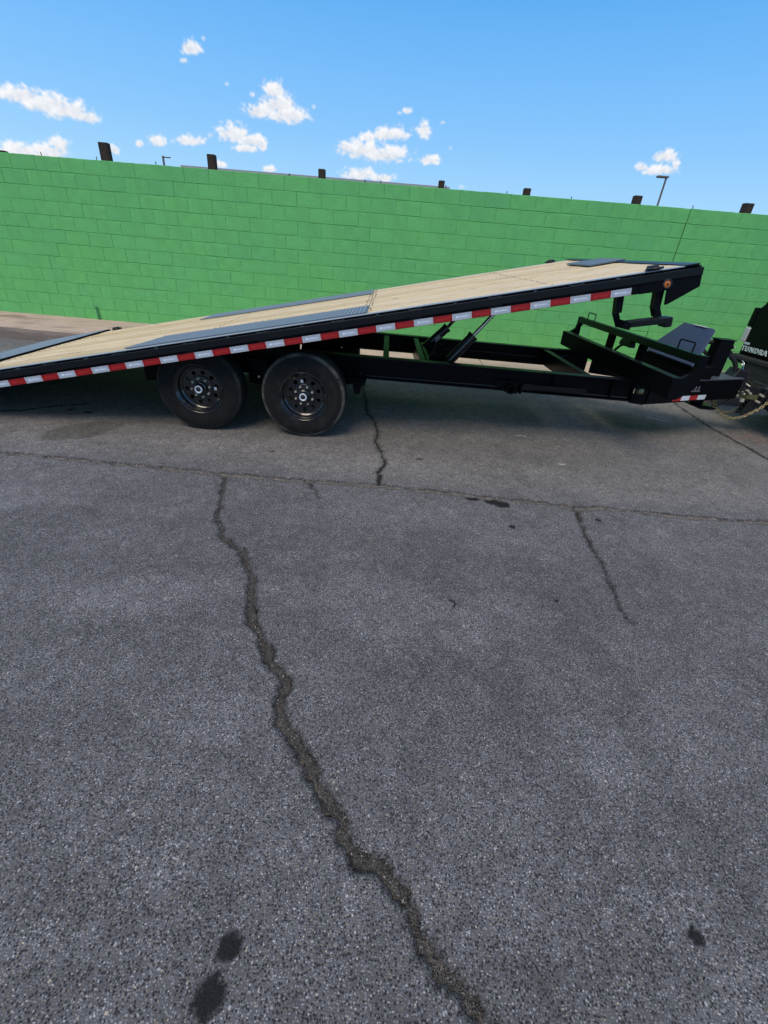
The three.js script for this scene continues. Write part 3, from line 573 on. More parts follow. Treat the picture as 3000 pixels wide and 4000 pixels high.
// under the deck: bed beams and cross channels
for (const w of [-.93, -1.79]) bp('bed_beam', [box(.6, 5.4, -.155, -.148, w - .045, w + .045, .002), box(.6, 5.4, -.148, .02, w - .005, w + .005, 0), box(.6, 5.4, .021, .029, w - .045, w + .045, .002)], M.black);
for (let s = -.4; s < 5.5; s += .406) bp('cross_channel', [box(s, s + .006, -.03, .044, -WID + .06, -.06, .001), box(s + .0065, s + .04, -.03, -.025, -WID + .06, -.06, .001)], M.black);
// front of the deck
bp('front_channel', [box(S1 + .004, 5.69, HD - .005, HD + .008, -WID + .012, -.045, .003), box(5.672, 5.686, -.055, HD - .0055, -WID + .0, -.014, .002)], M.blackTop);
bp('front_lid', [plate([[5.30, 1.16], [5.30, 1.80], [5.345, 1.83], [5.68, 1.83], [5.68, 1.25]], 0, .013, .002).rotateX(-Math.PI / 2).translate(0, HD + .0095, 0)], M.tread, 'raised grey cover plate at the front edge of the deck');
for (const w of [0, -WID + .012]) bp('gusset_plate', [plate([[5.452, -.0525], [5.452, -.155], [5.470, -.155], [5.684, -.062], [5.684, .018], [5.30, .018], [5.30, -.0525]], w - .0155, w - .0125, .001)], M.black);
for (const w of [.0005]) bp('corner_plate', [plate([[5.24, -.0535], [5.45, -.0535], [5.45, -.157], [5.465, -.157], [5.69, -.06], [5.69, .0195], [5.24, .0195]], w - .0025, w + .0025, .0008)], M.black);
// marker lamp
{
  const c = [5.44, -.008], lamp = bp('marker_lamp', [new THREE.TorusGeometry(.029, .0075, 8, 28).translate(c[0], c[1], .008)], M.rubber, 'round amber marker lamp in a black rubber ring');
  const lens = new THREE.SphereGeometry(.0275, 22, 9, 0, Math.PI * 2, 0, Math.PI / 2).scale(1, .30, 1).rotateX(Math.PI / 2).translate(c[0], c[1], .006); bp('lens', [lens], M.amber, null, lamp);
  bp('lens_centre', [new THREE.CylinderGeometry(.007, .008, .006, 12).rotateX(Math.PI / 2).translate(c[0], c[1], .0165)], M.plastic, null, lamp);
}
// D-ring tie downs
for (const [s, w, k] of [[5.36, -.085, 1], [5.39, -WID + .075, 1], [-.47, -WID + .07, 1], [2.2, -WID + .065, 0]]) if (k) {
  const d = bp('tie_down', [plate([[-.045, 0], [.045, 0], [.03, .034], [-.03, .034]], -.03, .03, .004).translate(s, HD + .002, w)], M.ringDark);
  bp('ring', [new THREE.TorusGeometry(.056, .0085, 8, 26).scale(1, .92, 1).rotateX(Math.PI / 2 - .12).translate(s, HD + .014, w + (w > -1 ? .03 : -.02))], M.ringDark, null, d);
}
// folding side step below the front corner
{
  const legA = [
    plate([[4.995, 1.42], [5.047, 1.435], [5.0695, 1.304], [5.104, 1.244], [5.150, 1.200], [5.140, 1.184], [5.084, 1.190], [5.024, 1.286]], -.10, -.088, .001),
    plate([[4.995, 1.42], [5.047, 1.435], [5.0695, 1.304], [5.024, 1.286]], -.0875, -.035, .001),
    plate([[5.082, 1.193], [5.148, 1.187], [5.156, 1.232], [5.10, 1.25]], -.0875, .02, .003),
  ], legB = [
    plate([[5.285, 1.475], [5.343, 1.49], [5.359, 1.36], [5.395, 1.30], [5.345, 1.290], [5.309, 1.352]], -.10, -.088, .001), plate([[5.285, 1.475], [5.343, 1.49], [5.359, 1.36], [5.395, 1.30], [5.345, 1.290], [5.309, 1.352]], -.0875, -.035, .001),
  ];
  const st = new THREE.Group(); st.name = 'side_step'; trailer.add(st); part(st, 'step_leg', legA, M.black); part(st, 'step_leg', legB, M.black);
  const L = Math.hypot(.325, .059), a = Math.atan2(.059, .325), T = new THREE.Matrix4().makeTranslation(5.128, 1.222, 0).multiply(new THREE.Matrix4().makeRotationZ(a));
  const teeth = []; for (let k = 0; k < 15; k++) teeth.push(new THREE.ConeGeometry(.006, .008, 5).translate(.02 + k * .019, .026, -.005), new THREE.ConeGeometry(.006, .008, 5).translate(.02 + k * .019, .026, -.065));
  part(st, 'step_tread', [box(-.02, L, -.022, .022, -.085, .018, .006).applyMatrix4(T), box(L - .05, L + .01, -.05, .024, -.09, .022, .01).applyMatrix4(T), ...teeth.map((g) => g.applyMatrix4(T))], M.blackTop);
}
// ------------------------------------------------------------------ chassis
const topY = (u) => .697 - .0108 * (u - 3.46);
function iBeam(w, name, far) {
  const prof = (y0, y1) => { const f = (u, d) => topY(u) + d; return [[1.15, f(1.15, y0) - .16], [1.75, f(1.75, y0)], [5.87, f(5.87, y0)], [5.87, f(5.87, y1)], [1.75, f(1.75, y1)], [1.15, f(1.15, y1) - .16]].reverse(); };
  const P = (y0, y1, a, b) => plate([[1.75, topY(1.75) + y0], [5.72, topY(5.72) + y0], [5.72, topY(5.72) + y1], [1.75, topY(1.75) + y1]], a, b, .001);
  const fb = part(trailer, name, [P(-.2, -.0095, w - .004, w + .004),
    plate([[.85, .30], [1.748, .49], [1.748, .69], [.85, .47]], w - .02, w + .02, .002)], M.black); part(fb, 'top_flange', [P(-.009, 0, w - .051, w + .051)], M.blackTop); part(fb, 'bottom_flange', [P(-.2085, -.2005, w - .0513, w + .0513)], M.blackTop);
}
const NEARW = -.672, FARW = -2.219;
iBeam(NEARW, 'frame_beam'); iBeam(FARW, 'frame_beam');
for (const w of [NEARW, FARW]) part(trailer, 'splice_plate', [plate([[5.722, .452], [5.87, .44], [5.87, .682], [5.722, .676]], w - .05, w + .05, .002)], M.black);
for (const [u, d] of [[3.205, .06], [3.575, .06], [5.25, .075]]) part(trailer, 'cross_member', [box(u, u + d, topY(u) - .02, topY(u) - .012, FARW + .053, NEARW - .053, .002), box(u, u + .008, topY(u) - .17, topY(u) - .0205, FARW + .006, NEARW - .006, .001), box(u, u + d, topY(u) - .178, topY(u) - .1705, FARW + .053, NEARW - .053, .002)], M.black);
part(trailer, 'cylinder_mount', [box(3.66, 3.70, .50, .66, -2.0, -.85, .003), plate([[3.60, .52], [3.95, .52], [3.90, .70], [3.72, .72]], -1.73, -1.72, .001), plate([[3.60, .52], [3.95, .52], [3.90, .70], [3.72, .72]], -1.02, -1.01, .001)], M.black);
part(trailer, 'wiring_conduit', [tube([[1.9, .52, NEARW + .012], [3.2, .515, NEARW + .012], [4.2, .508, NEARW + .012], [5.7, .492, NEARW + .012]], .009, 40), tube([[3.7, .56, FARW + .02], [4.5, .575, FARW + .03], [5.2, .56, FARW + .02], [5.6, .60, FARW + .03]], .012, 40)], M.rubber);
{ const bl = []; for (const u of [1.95, 2.2, 2.75, 3.0]) bl.push(rod([u, .535, NEARW + .004], [u, .535, NEARW + .016], .012, .012, 6)); bl.forEach((g) => part(trailer, 'frame_bolt', [g], M.ringDark)); }
for (const u of [2.35, 2.95, 4.9, 5.5]) part(trailer, 'web_stiffener', [box(u, u + .008, topY(u) - .2, topY(u) - .0095, NEARW + .0045, NEARW + .046, .001)], M.black);
// hydraulic cylinders
for (const [near, a, b, c] of [[true, [3.815, .56, -.945], [4.085, .905, -.945], [4.33, 1.215, -.945]], [false, [3.64, .57, -1.80], [3.925, .86, -1.80], [4.10, 1.075, -1.80]]]) {
  const A = V(...a), Bv = V(...b), d = Bv.clone().sub(A).normalize(), e = Bv.clone().addScaledVector(d, .03).toArray();
  const cy = part(trailer, 'hydraulic_cylinder', [rod(a, b, .05, .05, 22), rod(b, e, .056, .056, 22), rod([a[0], a[1], a[2] - .06], [a[0], a[1], a[2] + .06], .03)], M.gloss, near ? null : 'far hydraulic cylinder with a small white label');
  part(cy, 'piston_rod', [rod(e, c, .019, .019, 16)], near ? M.chrome : M.gloss);
  part(cy, 'hydraulic_line', [tube([[b[0] - .03, b[1] + .02, b[2] + .05], [b[0] - .10, b[1] - .06, b[2] + .066], [a[0] + .06, a[1] + .12, a[2] + .064], [a[0], a[1] - .02, a[2] + .075]], .008, 24)], M.rubber);
  if (!near) { const p = A.clone().lerp(Bv, .62), lab = new THREE.BoxGeometry(.10, .045, .002); lab.rotateZ(Math.atan2(d.y, d.x)).translate(p.x + .01, p.y, a[2] + .0515); part(cy, 'label', [lab], std({ color: lin(.36, .38, .42), roughness: .6 })); part(cy, 'hose', [tube([[3.80, .74, -1.74], [3.81, .66, -1.70], [3.76, .58, -1.68], [3.70, .54, -1.70]], .012, 20)], M.rubber); part(cy, 'pin', [rod([3.70, .615, -1.72], [3.70, .615, -1.66], .014)], M.zinc); }
}
// folded drop leg jack on the near beam
{
  const w0 = NEARW + .052, j = part(trailer, 'drop_leg', [plate([[4.335, .582], [4.455, .578], [4.468, .588], [4.548, .582], [4.57, .563], [4.60, .52], [4.585, .48], [4.555, .462], [4.46, .462], [4.345, .535]], w0, w0 + .012, .002), new THREE.CylinderGeometry(.046, .046, .085, 22, 1, true).rotateX(Math.PI / 2).translate(4.478, .518, w0 + .05), new THREE.RingGeometry(.032, .046, 24).translate(4.478, .518, w0 + .0925), new THREE.CylinderGeometry(.032, .032, .08, 22, 1, true).rotateX(Math.PI / 2).translate(4.478, .518, w0 + .052), rod([4.575, .518, w0 + .035], [4.592, .518, w0 + .035], .047, .047, 18)], M.black);
  part(j, 'square_tube', [box(4.593, 5.228, .520, .566, w0 + .012, w0 + .058, .005), box(4.593, 4.70, .514, .574, w0 + .008, w0 + .062, .004)], M.blackTop);
}
// tongue: two channels running in to the coupler
for (const sg of [1, -1]) {
  const wN = MID + sg * (NEARW - MID + .0), wC = MID + sg * .12, a = V(5.87, 0, wN), b = V(7.20, 0, wC), L = a.distanceTo(b), T = new THREE.Matrix4().makeTranslation(5.87, 0, wN).multiply(new THREE.Matrix4().makeRotationY(-Math.atan2(wC - wN, 1.33)));
  const Y0 = .447, Y1 = .655;
  const web = sg > 0 ? [.042, .050] : [-.05, -.042];
  part(trailer, 'tongue_beam', [box(0, L, Y0, Y0 + .009, -.05, .05, .002), box(0, L, Y1 - .009, Y1, -.05, .05, .002), box(0, L, Y0 + .0095, Y1 - .0095, web[0], web[1], 0)].map((g) => g.applyMatrix4(T)), M.black);
  if (sg > 0) {
    const { mats, seg } = globalThis.__tape; delete globalThis.__tape;
    const TT = T.clone().multiply(new THREE.Matrix4().makeTranslation(.384, .512, .0515)).multiply(new THREE.Matrix4().makeScale(.85, 1, 1));
    for (let k = 0; k < 4; k++) seg('tape_segment', trailer, std({ color: k & 1 ? lin(.66, .70, .74) : lin(.42, .02, .018), roughness: .45 }), k, TT, 0);
    const font = await new FontLoader().loadAsync('fonts/droid/droid_serif_bold.typeface.json');
    const tg = new TextGeometry('IRONBULL', { font, size: .052, depth: .001, curveSegments: 3 }); tg.computeBoundingBox(); tg.scale(1.0, 1, 1);
    tg.translate(.765 - tg.boundingBox.max.x, .552, .0505); part(trailer, 'lettering', [tg.applyMatrix4(T)], std({ color: lin(.22, .23, .25), roughness: .6 }), 'faded grey name lettering on the tongue');
  }
}
delete trailer.userData.tapeMats;
part(trailer, 'corner_filler', [plate([[5.66, .445], [6.04, .445], [6.04, .652], [5.66, .664]], NEARW - .075, NEARW - .055, .002)], M.blackMatt);
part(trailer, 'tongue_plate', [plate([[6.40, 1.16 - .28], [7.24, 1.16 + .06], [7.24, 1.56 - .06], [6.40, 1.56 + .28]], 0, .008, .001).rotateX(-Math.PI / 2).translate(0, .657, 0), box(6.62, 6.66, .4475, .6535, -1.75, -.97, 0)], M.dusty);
// bumper beam across the front, with its rail
{
  const zf = -WID + .0, g = [box(5.667, 5.676, .668, .836, zf + .012, -.012, .001), box(5.667, 5.745, .667, .675, zf + .013, -.013, .001)];
  const bmp = part(trailer, 'bumper_beam', g, M.blackMatt); part(bmp, 'top_flange', [box(5.667, 5.745, .8365, .844, zf + .013, -.013, .001)], M.blackTop);
  const outline = [[5.664, .838], [5.667, .680], [5.70, .655], [5.76, .668], [5.838, .727], [5.872, .770], [5.892, .815], [5.888, .90], [5.888, 1.036], [5.822, 1.034], [5.822, .94], [5.812, .893], [5.79, .862], [5.755, .845], [5.71, .838]];
  for (const z of [-.0115, zf]) part(trailer, 'end_plate', [plate(outline, z, z + .0115, .001), plate([[5.745, .845], [5.888, .93], [5.888, 1.034], [5.822, 1.034], [5.822, .94], [5.812, .893], [5.79, .862]].map(([x, y]) => [x, y]), z < -1 ? z + .012 : z - .045, z < -1 ? z + .05 : z - .0005, .001)], M.black);
  const rail = part(trailer, 'top_rail', [box(5.823, 5.887, .962, 1.031, zf + .013, -.013, .006)], M.black);
  for (const [a, b] of [[-1.76, -1.61], [-1.03, -.90]]) part(trailer, 'rail_post', [box(5.84, 5.87, .66, .961, a, b, .003)], M.blackMatt);
  for (const [a, b] of [[-2.495, -2.272], [-.413, -.196]]) part(trailer, 'wire_loop', [bent([[5.856, 1.025, a], [5.856, 1.106, a], [5.856, 1.108, b], [5.856, 1.025, b]], .0065, .014)], M.black);
  const la = part(trailer, 'latch', [plate([[0, 0], [.25, 0], [.24, .05], [.22, .075], [.02, .062], [-.005, .02]], -.03, .03, .004).rotateY(-Math.PI / 2).translate(5.85, .897, -1.41)], M.black);
  part(la, 'latch_handle', [tube([[5.85, .905, -1.30], [5.85, .895, -1.38], [5.85, .86, -1.45], [5.85, .80, -1.53], [5.85, .77, -1.56]], .014, 20)], M.black);
  part(trailer, 'tray_floor', [box(5.95, 6.42, .455, .463, -1.75, -.97, .001)], M.black);
  const pr = [rod([5.69, .60, -.50], [5.74, .60, -.50], .024, .024, 16)]; part(trailer, 'pin_socket', pr, M.olive); part(trailer, 'pin_clip', [box(5.66, 5.666, .575, .62, -.52, -.508, .001)], M.zinc);
}
// wedge shaped tool box with its sloping lid
{
  const A = [6.385, .80], B = [6.605, 1.137], C = [6.66, 1.11], D = [6.70, .465], E = [6.38, .465], hw = (u, y) => .485 - .225 * clamp((y - .80) / .337) - (y < .8 && u > 6.6 ? .12 : 0);
  const quadBox = (pts, ins) => {         // closed body from a profile whose width shrinks with height
    const pos = [], P = pts.map(([u, y]) => [[u, y, MID + hw(u, y) - ins], [u, y, MID - hw(u, y) + ins]]), t = (a, b, c) => pos.push(...a, ...b, ...c);
    for (let i = 0; i < P.length; i++) { const j = (i + 1) % P.length; t(P[i][0], P[i][1], P[j][1]); t(P[i][0], P[j][1], P[j][0]); }
    for (let i = 1; i < P.length - 1; i++) { t(P[0][0], P[i][0], P[i + 1][0]); t(P[0][1], P[i + 1][1], P[i][1]); }
    const g = new THREE.BufferGeometry(); g.setAttribute('position', new THREE.Float32BufferAttribute(pos, 3)); g.computeVertexNormals(); return g;
  };
  const box1 = part(trailer, 'tool_box', [quadBox([[6.40, .79], [6.72, .79], D, E], .014)], M.blackMatt);
  const nrm = [-(B[1] - A[1]), B[0] - A[0]], nl = Math.hypot(...nrm), k = .022 / nl;
  part(box1, 'lid', [quadBox([[A[0] + nrm[0] * k, A[1] + nrm[1] * k], [B[0] + nrm[0] * k, B[1] + nrm[1] * k], [B[0] + .006, B[1] - .004], [A[0] + .006, A[1] - .004]], 0)], M.lid, 'sloping tool box lid with the reflected sky painted in as blue grey');
  part(box1, 'torn_sticker', [plate([[-.14, 0], [.08, .0], [.12, .02], [.05, .026], [.07, .034], [-.02, .030], [-.12, .036]], 0, .0015, .0003).rotateX(-Math.PI / 2).rotateY(Math.PI / 2).translate(B[0] - .004, B[1] + .012, MID + .02)], M.whiteSticker);
}
// tongue jack, its foot and the crank shaft
{
  const w = -1.29, jk = part(trailer, 'tongue_jack', [box(6.80, 6.955, .52, 1.04, w - .07, w + .07, .006), box(6.83, 6.925, .335, .519, w - .045, w + .045, .004), box(6.79, 6.965, 1.036, 1.046, w - .078, w + .078, .003), plate([[6.67, .44], [6.80, .44], [6.80, .60]], w - .01, w + .01, .001)], M.black);
  part(jk, 'jack_foot', [plate([[6.70, .352], [6.76, .335], [6.87, .305], [7.01, .303], [7.05, .325], [7.03, .330], [6.92, .345]], w - .12, w + .12, .003)], M.black);
  part(jk, 'crank_shaft', [rod([6.95, .975, w + .01], [7.0, .968, w + .01], .018)], M.black); part(jk, 'shaft_tip', [rod([7.0, .968, w + .01], [7.022, .965, w + .01], .016, .012)], M.zinc);
  part(trailer, 'hose', [tube([[6.60, .99, -1.42], [6.70, 1.0, -1.38], [6.76, 1.0, -1.34], [6.86, .99, -1.34]], .022, 24), tube([[6.66, 1.02, -1.44], [6.72, .95, -1.40], [6.765, .90, -1.37], [6.82, .865, -1.36], [6.86, .86, -1.36]], .020, 28)], M.rubber);
  part(trailer, 'wiring_hose', [tube([[6.93, .90, -1.30], [7.0, .89, -1.33], [7.07, .865, -1.34], [7.13, .82, -1.34], [7.17, .77, -1.34], [7.195, .70, -1.34]], .024, 36), rod([7.03, .86, -1.33], [7.035, .925, -1.33], .02)], M.rubber);
}
// coupler
{
  const c = MID, cp = part(trailer, 'coupler', [plate([[7.10, .455], [7.30, .455], [7.34, .50], [7.335, .63], [7.305, .735], [7.19, .75], [7.15, .665], [7.10, .65]], c - .085, c + .085, .008), plate([[7.30, .47], [7.56, .475], [7.575, .53], [7.53, .56], [7.42, .575], [7.30, .60]], c - .06, c + .06, .012), box(7.33, 7.36, .58, .68, c - .02, c + .02, .008)], M.ringDark);
  for (const [u, y] of [[7.27, .515], [7.335, .505], [7.39, .525], [7.36, .49], [7.285, .47]]) part(cp, 'bolt', [rod([u, y, c + .06], [u, y, c + .10], .013, .011, 6)], M.zinc);
  part(cp, 'latch_pin', [rod([7.35, .60, c + .03], [7.385, .575, c + .09], .008)], M.zinc);
}
// safety chains and breakaway cable
function chain(pts) {
  const cv = new THREE.CatmullRomCurve3(pts.map((p) => V(...p))), L = cv.getLength(), n = Math.round(L / .031), out = [];
  for (let i = 0; i < n; i++) {
    const t = (i + .5) / n, p = cv.getPointAt(t), d = cv.getTangentAt(t), g = new THREE.TorusGeometry(.0135, .0046, 6, 12).scale(1.55, 1, 1);
    g.rotateX(i & 1 ? Math.PI / 2 + .3 : .3); g.applyQuaternion(new THREE.Quaternion().setFromUnitVectors(V(1, 0, 0), d)); out.push(g.translate(p.x, p.y, p.z));
  }
  return out;
}
part(trailer, 'safety_chain', chain([[6.95, .46, -1.17], [6.975, .40, -1.18], [7.01, .352, -1.20], [7.086, .297, -1.20], [7.187, .244, -1.20], [7.297, .222, -1.20], [7.36, .23, -1.20], [7.43, .257, -1.20], [7.50, .307, -1.20], [7.567, .361, -1.20], [7.65, .45, -1.22]]), M.gold);
part(trailer, 'safety_chain', chain([[7.06, .46, -1.30], [7.09, .40, -1.31], [7.14, .335, -1.33], [7.22, .27, -1.36], [7.32, .235, -1.40], [7.45, .235, -1.44], [7.55, .30, -1.46], [7.64, .42, -1.47]]), M.gold);
part(trailer, 'breakaway_cable', [tube([[7.32, .52, -1.22], [7.22, .495, -1.20], [7.155, .428, -1.20], [7.08, .358, -1.20], [7.045, .340, -1.20], [6.99, .38, -1.2], [6.96, .44, -1.2]], .0065, 36)], M.rubber);

// wheels: tyre, rim, hub, nuts, cap
{
  const lathe = (pts, n = 72) => new THREE.LatheGeometry(pts.map((p) => new THREE.Vector2(...p)), n).rotateX(Math.PI / 2);   // profile (radius, z), z outwards
  function wheel(u, w, side, spin, dusty, seed) {
    const g = new THREE.Group(); g.name = 'wheel'; g.position.set(u, .388, w); if (side < 0) g.rotation.y = Math.PI; trailer.add(g);
    const prof = [[.205, .092], [.214, .108], [.222, .112], [.236, .113], [.262, .1185], [.300, .121], [.330, .1185], [.352, .112], [.368, .1035], [.378, .094], [.3865, .078], [.389, .070], [.389, .056], [.380, .053], [.380, .045], [.3895, .042], [.390, .010], [.381, .007], [.381, -.007], [.390, -.010], [.3895, -.042], [.380, -.045], [.380, -.053], [.389, -.056], [.3865, -.078], [.368, -.1035], [.330, -.1185], [.300, -.121], [.236, -.113], [.205, -.092]];
    const t = [lathe(prof, 220)];
    for (let k = 0; k < 0; k++) { const a = k / 62 * Math.PI * 2; for (const s of [1, -1]) t.push(new RoundedBoxGeometry(.016, .034, .020, 1, .003).translate(.3695, 0, s * .089).rotateZ(a + (s > 0 ? 0 : .05))); }
    let tg = merge(t); const p = tg.attributes.position, col = new Float32Array(p.count * 3);
    for (let i = 0; i < p.count; i++) {
      const r = Math.hypot(p.getX(i), p.getY(i)), a = Math.atan2(p.getY(i), p.getX(i)), band = sstep(.350, .366, r) * sstep(.3895, .374, r) * (p.getZ(i) > .05 ? 1 : .25);
      const d = clamp(dusty * band * (.75 + .5 * n2(Math.cos(a) * 2.2, Math.sin(a) * 2.2 + seed) + .45 * n2b(Math.cos(a) * 34, Math.sin(a) * 34 + r * 60)) + dusty * .07 * sstep(-.1, .8, n2(Math.cos(a) * 2 + seed, r * 12)));
      const b = .0072 + .0025 * n2(a * 3, r * 30); col.set([lerp(b, .14, d), lerp(b, .13, d), lerp(b * 1.12, .108, d)], i * 3);
    }
    tg.setAttribute('color', new THREE.BufferAttribute(col, 3)); const tm = shadow(new THREE.Mesh(tg, M.tyre)); tm.name = 'tyre'; g.add(tm);
    const s = new THREE.Group(); const holes = []; for (let k = 0; k < 10; k++) { const a = spin + k * Math.PI / 5; holes.push([.136 * Math.cos(a), .136 * Math.sin(a), .0185]); }
    const ringPts = []; for (let k = 0; k < 64; k++) ringPts.push([.178 * Math.cos(k / 64 * 2 * Math.PI), .178 * Math.sin(k / 64 * 2 * Math.PI)]);
    const rim = part(g, 'rim', [lathe([[.170, .034], [.176, .046], [.188, .050], [.193, .058], [.194, .085], [.199, .093], [.207, .098], [.214, .111], [.219, .118], [.224, .116], [.222, .106]], 72), lathe([[.19, -.09], [.19, .03]], 48), plate(ringPts, .030, .036, .001, holes), lathe([[.108, .036], [.104, .047], [.096, .052], [.0, .052]], 48)], M.gloss);
    part(rim, 'hub', [lathe([[.062, .052], [.060, .075], [.052, .083], [.038, .086], [.037, .112], [.030, .117], [.0, .117]], 36)], M.gloss);
    for (let k = 0; k < 8; k++) { const a = spin * 1.3 + k * Math.PI / 4, x = .0826 * Math.cos(a), y = .0826 * Math.sin(a); part(rim, 'lug_nut', [rod([x, y, .052], [x, y, .068], .0115, .0105, 6), rod([x, y, .068], [x, y, .076], .0085, .005, 10)], M.zinc); }
    part(rim, 'hub_cap', [lathe([[.036, .110], [.0355, .1215], [.031, .124], [.0225, .122], [.021, .118]], 32)], M.cap);
    part(rim, 'cap_plug', [lathe([[.0215, .116], [.019, .121], [.008, .123], [0, .123]], 24)], M.rubber);
    const sa = spin + (dusty > .5 ? 1.42 : -.15), st = new THREE.BoxGeometry(.024, .028, .001).rotateZ(dusty > .5 ? .1 : .1).translate(.126 * Math.cos(sa), .126 * Math.sin(sa), .0372); part(rim, 'paper_label', [st], M.whiteSticker);
    const va = dusty > .5 ? 2.02 : -.52, vx = .186 * Math.cos(va), vy = .186 * Math.sin(va); part(rim, 'valve', [rod([vx, vy, .048], [vx * .97, vy * .97, .088], .0045, .004, 8), rod([vx * .97, vy * .97, .088], [vx * .965, vy * .965, .095], .006, .006, 8)], M.gold);
    return g;
  }
  const WC = -.19 - .121;
  wheel(1.552, WC, 1, .12, .22, 3); wheel(2.50, WC, 1, .32, 1, 9); wheel(1.552, -WID - WC, -1, .5, .2, 13); wheel(2.50, -WID - WC, -1, .9, .3, 17);
  for (const u of [1.552, 2.50]) part(trailer, 'axle', [rod([u, .388, -WID + .36], [u, .388, -.36], .055, .055, 16), ...[-.43, -WID + .43].map((w) => rod([u, .388, w - .01], [u, .388, w + .01], .16, .16, 24))], M.black);
  for (const w of [-.53, -WID + .53]) {
    const sp = []; for (const u of [1.552, 2.50]) for (let k = 0; k < 5; k++) { const L = .40 - k * .06; sp.push(tube([[u - L, .475 + .0 - k * .009 + .045, w], [u, .452 - k * .009, w], [u + L, .475 - k * .009 + .045, w]], .012, 16, false, 4)); }
    part(trailer, 'leaf_spring', sp, M.black);
    part(trailer, 'spring_hanger', [box(1.93, 2.12, .40, .63, w - .03, w + .03, .006), ...(w > -1 ? [plate([[2.95, .37], [3.0, .37], [3.03, .50], [2.92, .50]], w - .03, w + .03, .003), box(2.86, 3.05, .475, .50, w - .09, w + .09, .003)] : []), box(1.05, 1.2, .34, .50, w - .03, w + .03, .004), box(1.2, w > -1 ? 3.06 : 2.7, .50, .52, w - .14, w + .05, .003)], M.black);
    part(trailer, 'hanger_bolt', [rod([2.03, .47, w + (w > -1 ? .031 : -.05)], [2.03, .47, w + (w > -1 ? .05 : -.031)], .011, .011, 6)], M.zinc);
  }
}

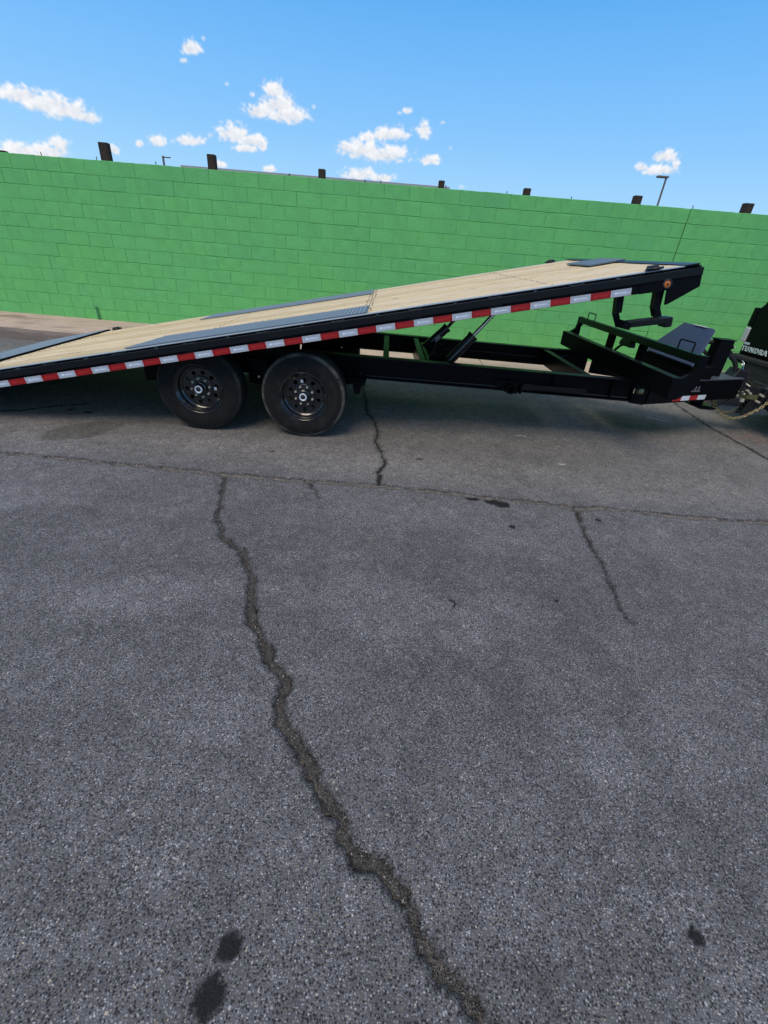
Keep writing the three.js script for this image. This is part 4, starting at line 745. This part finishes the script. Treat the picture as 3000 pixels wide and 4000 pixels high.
// ------------------------------------------------------------------ the pickup truck ahead (only its tail is in the frame)
{
  const U0 = 9.6, base = new THREE.Vector3(U0, 0, MID).applyAxisAngle(V(0, 1, 0), TURN).add(V(...ORIGIN));
  const truck = thing('pickup_truck', 'black pickup truck with chrome bumper towing the trailer, cut off by the frame', 'truck', base.toArray(), TURN);
  const tp = (parent, name, geos, mat, label) => part(parent, name, [].concat(geos).map((g) => g.translate(-U0, 0, -MID)), mat, label);
  const cross = (pts, u0, u1, bev) => plate(pts, 0, u1 - u0, bev).rotateY(Math.PI / 2).translate(u0, 0, 0);      // outline (-w, y) pushed along u
  const hw = 1.015;
  const body = tp(truck, 'truck_bed', [cross([[-hw + .0, .60], [hw, .60], [hw, 1.10], [hw - .01, 1.32], [hw - .13, 1.44], [-hw + .13, 1.44], [-hw + .01, 1.32], [-hw, 1.10]].map(([x, y]) => [x - MID, y]), 7.93, 9.75, .012)], M.truck);
  tp(truck, 'tailgate', [cross([[-.90, .80], [.90, .80], [.93, .86], [.93, 1.30], [.86, 1.42], [-.86, 1.42], [-.93, 1.30], [-.93, .86]].map(([x, y]) => [x - MID, y]), 7.875, 7.928, .014)], M.truck);
  for (const s of [-1, 1]) { tp(truck, 'tail_lamp', [box(7.872, 8.06, .92, 1.10, MID + s * hw - (s > 0 ? .085 : .012), MID + s * hw + (s > 0 ? .012 : .085), .02)], M.lampGlass); tp(truck, 'bed_corner', [box(7.882, 7.99, 1.106, 1.33, MID + s * hw - (s > 0 ? .08 : .018), MID + s * hw + (s > 0 ? .018 : .08), .015)], M.truck); }
  tp(truck, 'cab', [cross([[-hw, .45], [hw, .45], [hw, 1.25], [hw - .22, 1.90], [hw - .4, 1.95], [-hw + .4, 1.95], [-hw + .22, 1.90], [-hw, 1.25]].map(([x, y]) => [x - MID, y]), 9.77, 12.2, .04)], M.truck);
  tp(truck, 'rear_window', [box(9.755, 9.768, 1.40, 1.80, MID - .62, MID + .62, .004)], M.gloss);
  tp(truck, 'bonnet', [cross([[-hw, .45], [hw, .45], [hw - .02, 1.10], [hw - .2, 1.22], [-hw + .2, 1.22], [-hw + .02, 1.10]].map(([x, y]) => [x - MID, y]), 12.21, 13.55, .04)], M.truck);
  const bm = tp(truck, 'bumper', [cross([[-1.02, .50], [-.63, .50], [-.635, .60], [-.665, .69], [-.70, .722], [-1.02, .725]].map(([x, y]) => [-x - MID, y]).reverse(), 7.80, 8.06, .03), cross([[1.02, .50], [.63, .50], [.635, .60], [.665, .69], [.70, .722], [1.02, .725]].map(([x, y]) => [-x - MID, y]), 7.80, 8.06, .03)], M.chrome, 'chrome bumper corners either side of a black centre');
  tp(bm, 'step_pad', [box(7.79, 8.0, .728, .778, MID - 1.01, MID + 1.01, .012)], M.plastic);
  tp(bm, 'bumper_centre', [cross([[-.66, .53], [.66, .53], [.69, .66], [.66, .735], [-.66, .735], [-.69, .66]].map(([x, y]) => [x - MID, y]), 7.81, 7.98, .012), box(7.795, 7.98, .50, .535, MID - .63, MID + .63, .01), box(7.806, 7.811, .62, .66, MID - .50, MID - .36, .002)], M.plastic);
  tp(bm, 'bumper_lip', [tube([[7.800, .728, MID - .72], [7.797, .705, MID - .668], [7.797, .62, MID - .637], [7.797, .545, MID - .62], [7.797, .515, MID - .58]], .008, 24)], M.chrome);
  tp(bm, 'plate_holder', [box(7.80, 7.809, .56, .70, MID - .17, MID + .17, .004)], M.whiteSticker);
  // badges
  const font = await new FontLoader().loadAsync('fonts/droid/droid_sans_bold.typeface.json');
  const badge = (txt, size, y, w, sx) => { const g = new TextGeometry(txt, { font, size, depth: .006, curveSegments: 3, bevelEnabled: true, bevelSize: .0008, bevelThickness: .001, bevelSegments: 1 }); g.scale(sx, 1, 1).rotateY(-Math.PI / 2); g.computeBoundingBox(); return g.translate(7.873, y, w - g.boundingBox.min.z); };
  tp(truck, 'badge', [badge('TUNDRA', .058, .83, -2.285, 1.38)], M.cap, 'silver model name lettering low on the tailgate');
  tp(truck, 'badge', [badge('SR5', .026, .905, -2.275, 1.6)], M.cap, 'small silver trim lettering above the model name');
  tp(truck, 'chassis', [box(7.99, 13.4, .42, .62, MID - .75, MID + .75, .02)], M.plastic);
  // hitch: receiver, drop mount with its row of holes, ball
  const ht = tp(truck, 'hitch', [box(7.62, 8.2, .44, .54, MID - .055, MID + .055, .006), box(7.74, 7.80, .40, .57, MID - .35, MID + .35, .02), box(7.60, 7.72, .42, .56, MID - .08, MID + .08, .012), ...[-.05, .032].map((d) => plate([[7.465, .235], [7.575, .225], [7.645, .50], [7.53, .52]], MID + d, MID + d + .018, .002, [0, 1, 2, 3, 4, 5].map((k) => [7.502 + k * .0125, .268 + k * .040, .008])))], M.ringDark);
  tp(ht, 'ball_mount', [box(7.43, 7.56, .425, .480, MID - .065, MID + .065, .008)], M.olive);
  tp(ht, 'hitch_ball', [sphere(7.42, .545, MID, .029, 16), rod([7.42, .46, MID], [7.42, .53, MID], .018)], M.chrome);
  tp(ht, 'ball_nut', [rod([7.43, .385, MID + .02], [7.43, .424, MID + .02], .026, .026, 6)], M.zinc);
  for (const [u, y] of [[7.60, .475], [7.575, .485], [7.585, .405], [7.56, .412], [7.44, .495]]) tp(ht, 'hitch_pin', [rod([u, y, MID + .05], [u, y, MID + .085], .014, .012, 12)], M.zinc);
  tp(ht, 'chain_hook', [new THREE.TorusGeometry(.03, .009, 8, 18).translate(7.66, .45, MID + .14)], M.gold);
  for (const [u, w] of [[8.85, MID - .86], [8.85, MID + .86], [12.75, MID - .86], [12.75, MID + .86]]) { const t = new THREE.LatheGeometry([[.23, .12], [.30, .135], [.37, .12], [.395, .09], [.398, 0], [.395, -.09], [.37, -.12], [.30, -.135], [.23, -.12]].map((p) => new THREE.Vector2(...p)), 48).rotateX(Math.PI / 2).translate(u, .398, w); const wl = tp(truck, 'wheel', [t], M.rubber); tp(wl, 'rim', [rod([u, .398, w - .10], [u, .398, w + .10], .235, .235, 32)], M.cap); }
}

// ------------------------------------------------------------------ small litter
{
  const leaf = (name, label, cat, x, z, pts, mat) => { const m = shadow(new THREE.Mesh(tube(pts, .004, 16, false, 5), mat)); m.name = numbered(name); m.position.set(x, .005, z); tag(m, label, cat); scene.add(m); };
  leaf('rubber_shred', 'small curled black shred lying on the road right of the main crack', 'rubber shred', 6.985, 6.86, [[0, 0, 0], [.025, .004, .008], [.03, .003, .03], [.02, .001, .05]], M.rubber);
  leaf('twig', 'thin pale twig on the road in front of the trailer frame', 'twig', 7.9, 4.15, [[0, 0, 0], [.05, .002, -.01], [.11, .001, .0]], std({ color: lin(.5, .45, .36), roughness: 1 }));
  leaf('twig', 'thin pale straw on the dusty lane right of the front tyre', 'twig', 8.15, 4.83, [[0, 0, 0], [.03, .002, .01], [.07, .001, .0]], std({ color: lin(.55, .5, .42), roughness: 1 }));
}
renderer.render(scene, camera);
